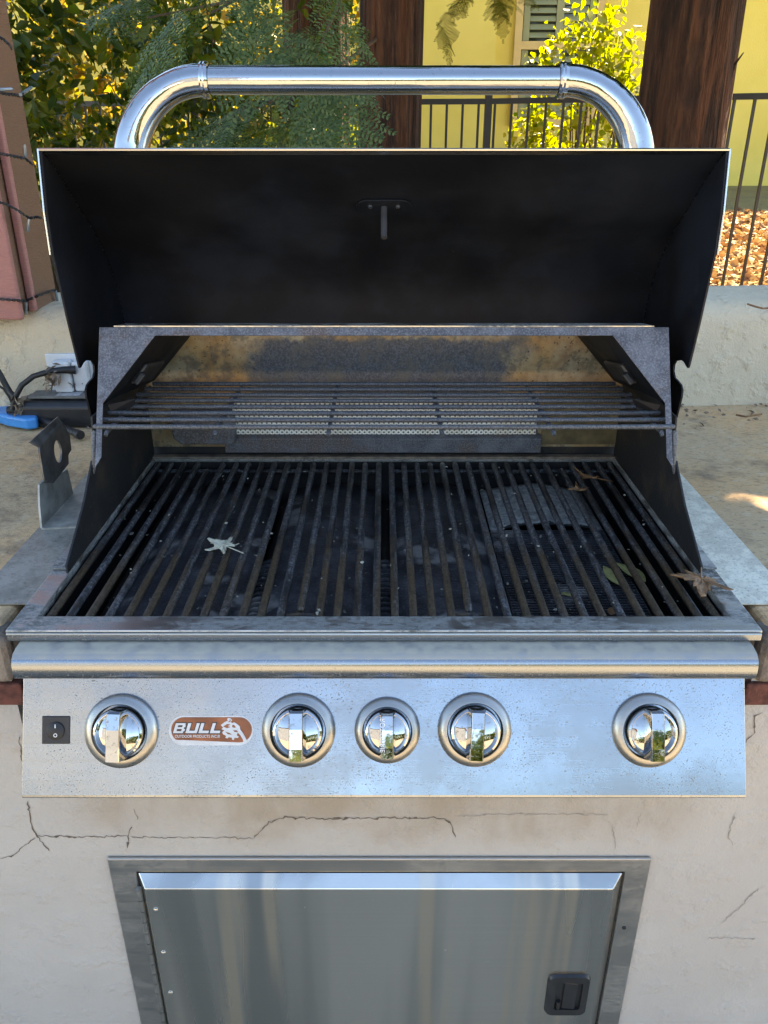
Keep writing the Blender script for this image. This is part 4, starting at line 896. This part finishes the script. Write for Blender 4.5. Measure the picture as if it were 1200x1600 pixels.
maple('dry_leaf', at(905,765,Z=.926), .020, R(10), M['leaf_brown'], 'small crumpled brown leaf on the right grate near the back', .35, (R(12),R(10)), 3, 9, False)
def oval_leaf(pos, L_, W_, rot, label, mat='leaf_yellow', tilt=.1):
    vs, n = [], 10
    for i in range(n+1):
        t = i/n; w_ = W_*math.sin(math.pi*t**.8)*.5
        for sgn in (-1, 0, 1): vs.append((sgn*w_, (t-.5)*L_, .12*L_*(t-.4)**2 + abs(sgn)*w_*.35))
    fs = [(i*3+k, i*3+k+1, (i+1)*3+k+1, (i+1)*3+k) for i in range(n) for k in range(2)]; rm = Matrix.Rotation(rot,3,'Z') @ Matrix.Rotation(tilt,3,'X')
    o = mesh_obj('yellow_leaf' if mat == 'leaf_yellow' else 'dry_leaf', [tuple(rm @ Vector(v_) + Vector(pos)) for v_ in vs], fs, M[mat], None, smooth=True, loc=pos, recalc=False)
    md = o.modifiers.new('thick','SOLIDIFY'); md.thickness = .0005; return tag(o, label, 'leaf')
oval_leaf(at(985,895,Z=.884), .050, .022, R(35), 'larger yellow-green leaf fallen between the right grate rods')
oval_leaf(at(955,900,Z=.884), .045, .020, R(15), 'narrow yellow-green leaf beside it between the right grate rods')
oval_leaf(at(885,929,Z=.882), .014, .008, R(70), 'tiny yellow leaf scrap on the mesh tray')
oval_leaf(at(957,955,Z=.882), .018, .012, R(-30), 'tiny brown leaf scrap near the front of the mesh tray', 'leaf_brown')
rs = np.random.default_rng(66); C = []
for _ in range(330):
    x = rs.uniform(-.36, .36); y = rs.uniform(.04, .49); C.append((x, y, .893 if rs.random() < .7 else .9262))
V, F = leaf_cloud(np.array(C), .0042, .6, rs, .7, 0); tag(np_obj('crumbs', V, F, M['crumb']), 'pale crumbs and ash flakes scattered over the grates', 'crumbs', kind='stuff')
# twigs / leaves on the wall and counter at right
for pts, lab in (([(1168,475),(1180,479),(1192,482),(1206,481)], 'thin brown stalk lying on the garden wall top'), ([(1150,648),(1165,651),(1190,647)], 'thin brown twig on the right counter by the wall')):
    Zp = 1.125 if pts[0][1] < 500 else .9215
    P = [at(x, y, Z=Zp) for x, y in pts]; tag(MB().tube(P, .0018, 6).build('twig', M['leaf_brown'], None, smooth=True, loc=P[0]), lab, 'twig')
rs = np.random.default_rng(77); C = []
for _ in range(150):
    x = rs.uniform(.5, 1.3)*rs.choice([1,1,1,-1]); C.append((x, gy(x) - .004 - abs(rs.normal())*.05, .9225 + rs.uniform(0,.003)))
V, F = leaf_cloud(np.array(C), .010, .5, rs, .8, 0); tag(np_obj('counter_debris', V, F, M['dead_leaf']), 'fine leaf debris on the counter along the wall foot', 'debris', kind='stuff')

# ================================================================ POST WITH STRING LIGHTS
po = thing('pergola_post', (-.72,.80,1.12), 'painted wooden post with light-tinted brown and pink faces standing on the wall at far left', 'post')
MB().box(-.90, -.6350, .766, .8625, 1.121, 2.6).build('post_core', M['post_side_lit'], po, bevel=.002)
MB().box(-.646, -.6335, .751, .7655, 1.1205, 2.6).build('trim_board', M['post_sky_lit'], po, bevel=.003)
MB().box(-.88, -.6475, .715, .7650, 1.1205, 2.6).build('inner_board', M['post_side_lit'], po, bevel=.002)
MB().box(-.86, -.638, .702, .7145, 1.115, 2.6).build('trim_board', M['post_sky_lit'], po, bevel=.003)
sg = thing('string_lights', (-.66,.75,1.2), 'black string lights wrapped round the painted post', 'string lights')
for li_, (pts, bulbs) in enumerate([
    ([(-6,55),(6,62),(15,71),(18,76)], []), ([(-6,143),(8,147),(22,148),(32,150),(40,146)], [((0,140),(20,139)), ((32,148),(50,136))]),
    ([(-6,239),(10,242),(26,245),(40,248),(52,258)], [((38,226),(40,247))]), ([(-6,315),(10,319),(28,329),(46,341),(58,339),(66,341)], [((45,342),(43,362))]), ([(-6,467),(20,469),(40,470),(60,462),(85,453),(88,458)], [((41,472),(40,492)), ((87,455),(90,472))])]):
    for ph in (0, math.pi):
        P = []
        for (a, b) in zip(pts[:-1], pts[1:]):
            for i in range(8):
                t = i/8; P.append((a[0]+(b[0]-a[0])*t, a[1]+(b[1]-a[1])*t))
        def dep(x): return .694 if x < 38 else .742 if x < 52 else .760 + max(0,(x-62))*.0032
        W = [at(x, y, Y=dep(x)) + Vector((0, .0014*math.sin(i*1.1+ph), .0016*math.cos(i*1.1+ph))) for i, (x, y) in enumerate(P)]
        MB().tube(W, .0013, 6).build('wire', M['black_rubber'], sg, smooth=True)
    for (a, b) in bulbs:
        p0 = at(*a, Y=dep(a[0])-.003); p1 = at(*b, Y=dep(b[0])-.003); MB().tube([p0, p0+(p1-p0)*.9, p1], [.0027,.0025,.0012], 8).build('bulb', M['led'], sg, smooth=True)

# ================================================================ BEHIND THE CAMERA (seen only in the metal)
hb = thing('cream_house', (-7,-11,0), 'cream house across the patio, reflected in the left of the panel', 'house')
MB().box(-12, -2.6, -15, -11, 0, 4.9).build('wall', M['cream'], hb); MB().prism([(-12.6,-10.8,4.9),(-12.6,-15.3,4.9),(-12.6,-13,5.5)], (10.3,0,0)).build('roof', M['roof'], hb)
shrub('hedge', 'long green hedge across the patio, reflected in the knobs', 'hedge', [((4,-10,1.0),(6,.8,1.35),.6), ((10,-9,1.3),(4,1,1.6),.4)], 11000, .22, .6, M['shrub'], (4,-10,0), 51, 4)
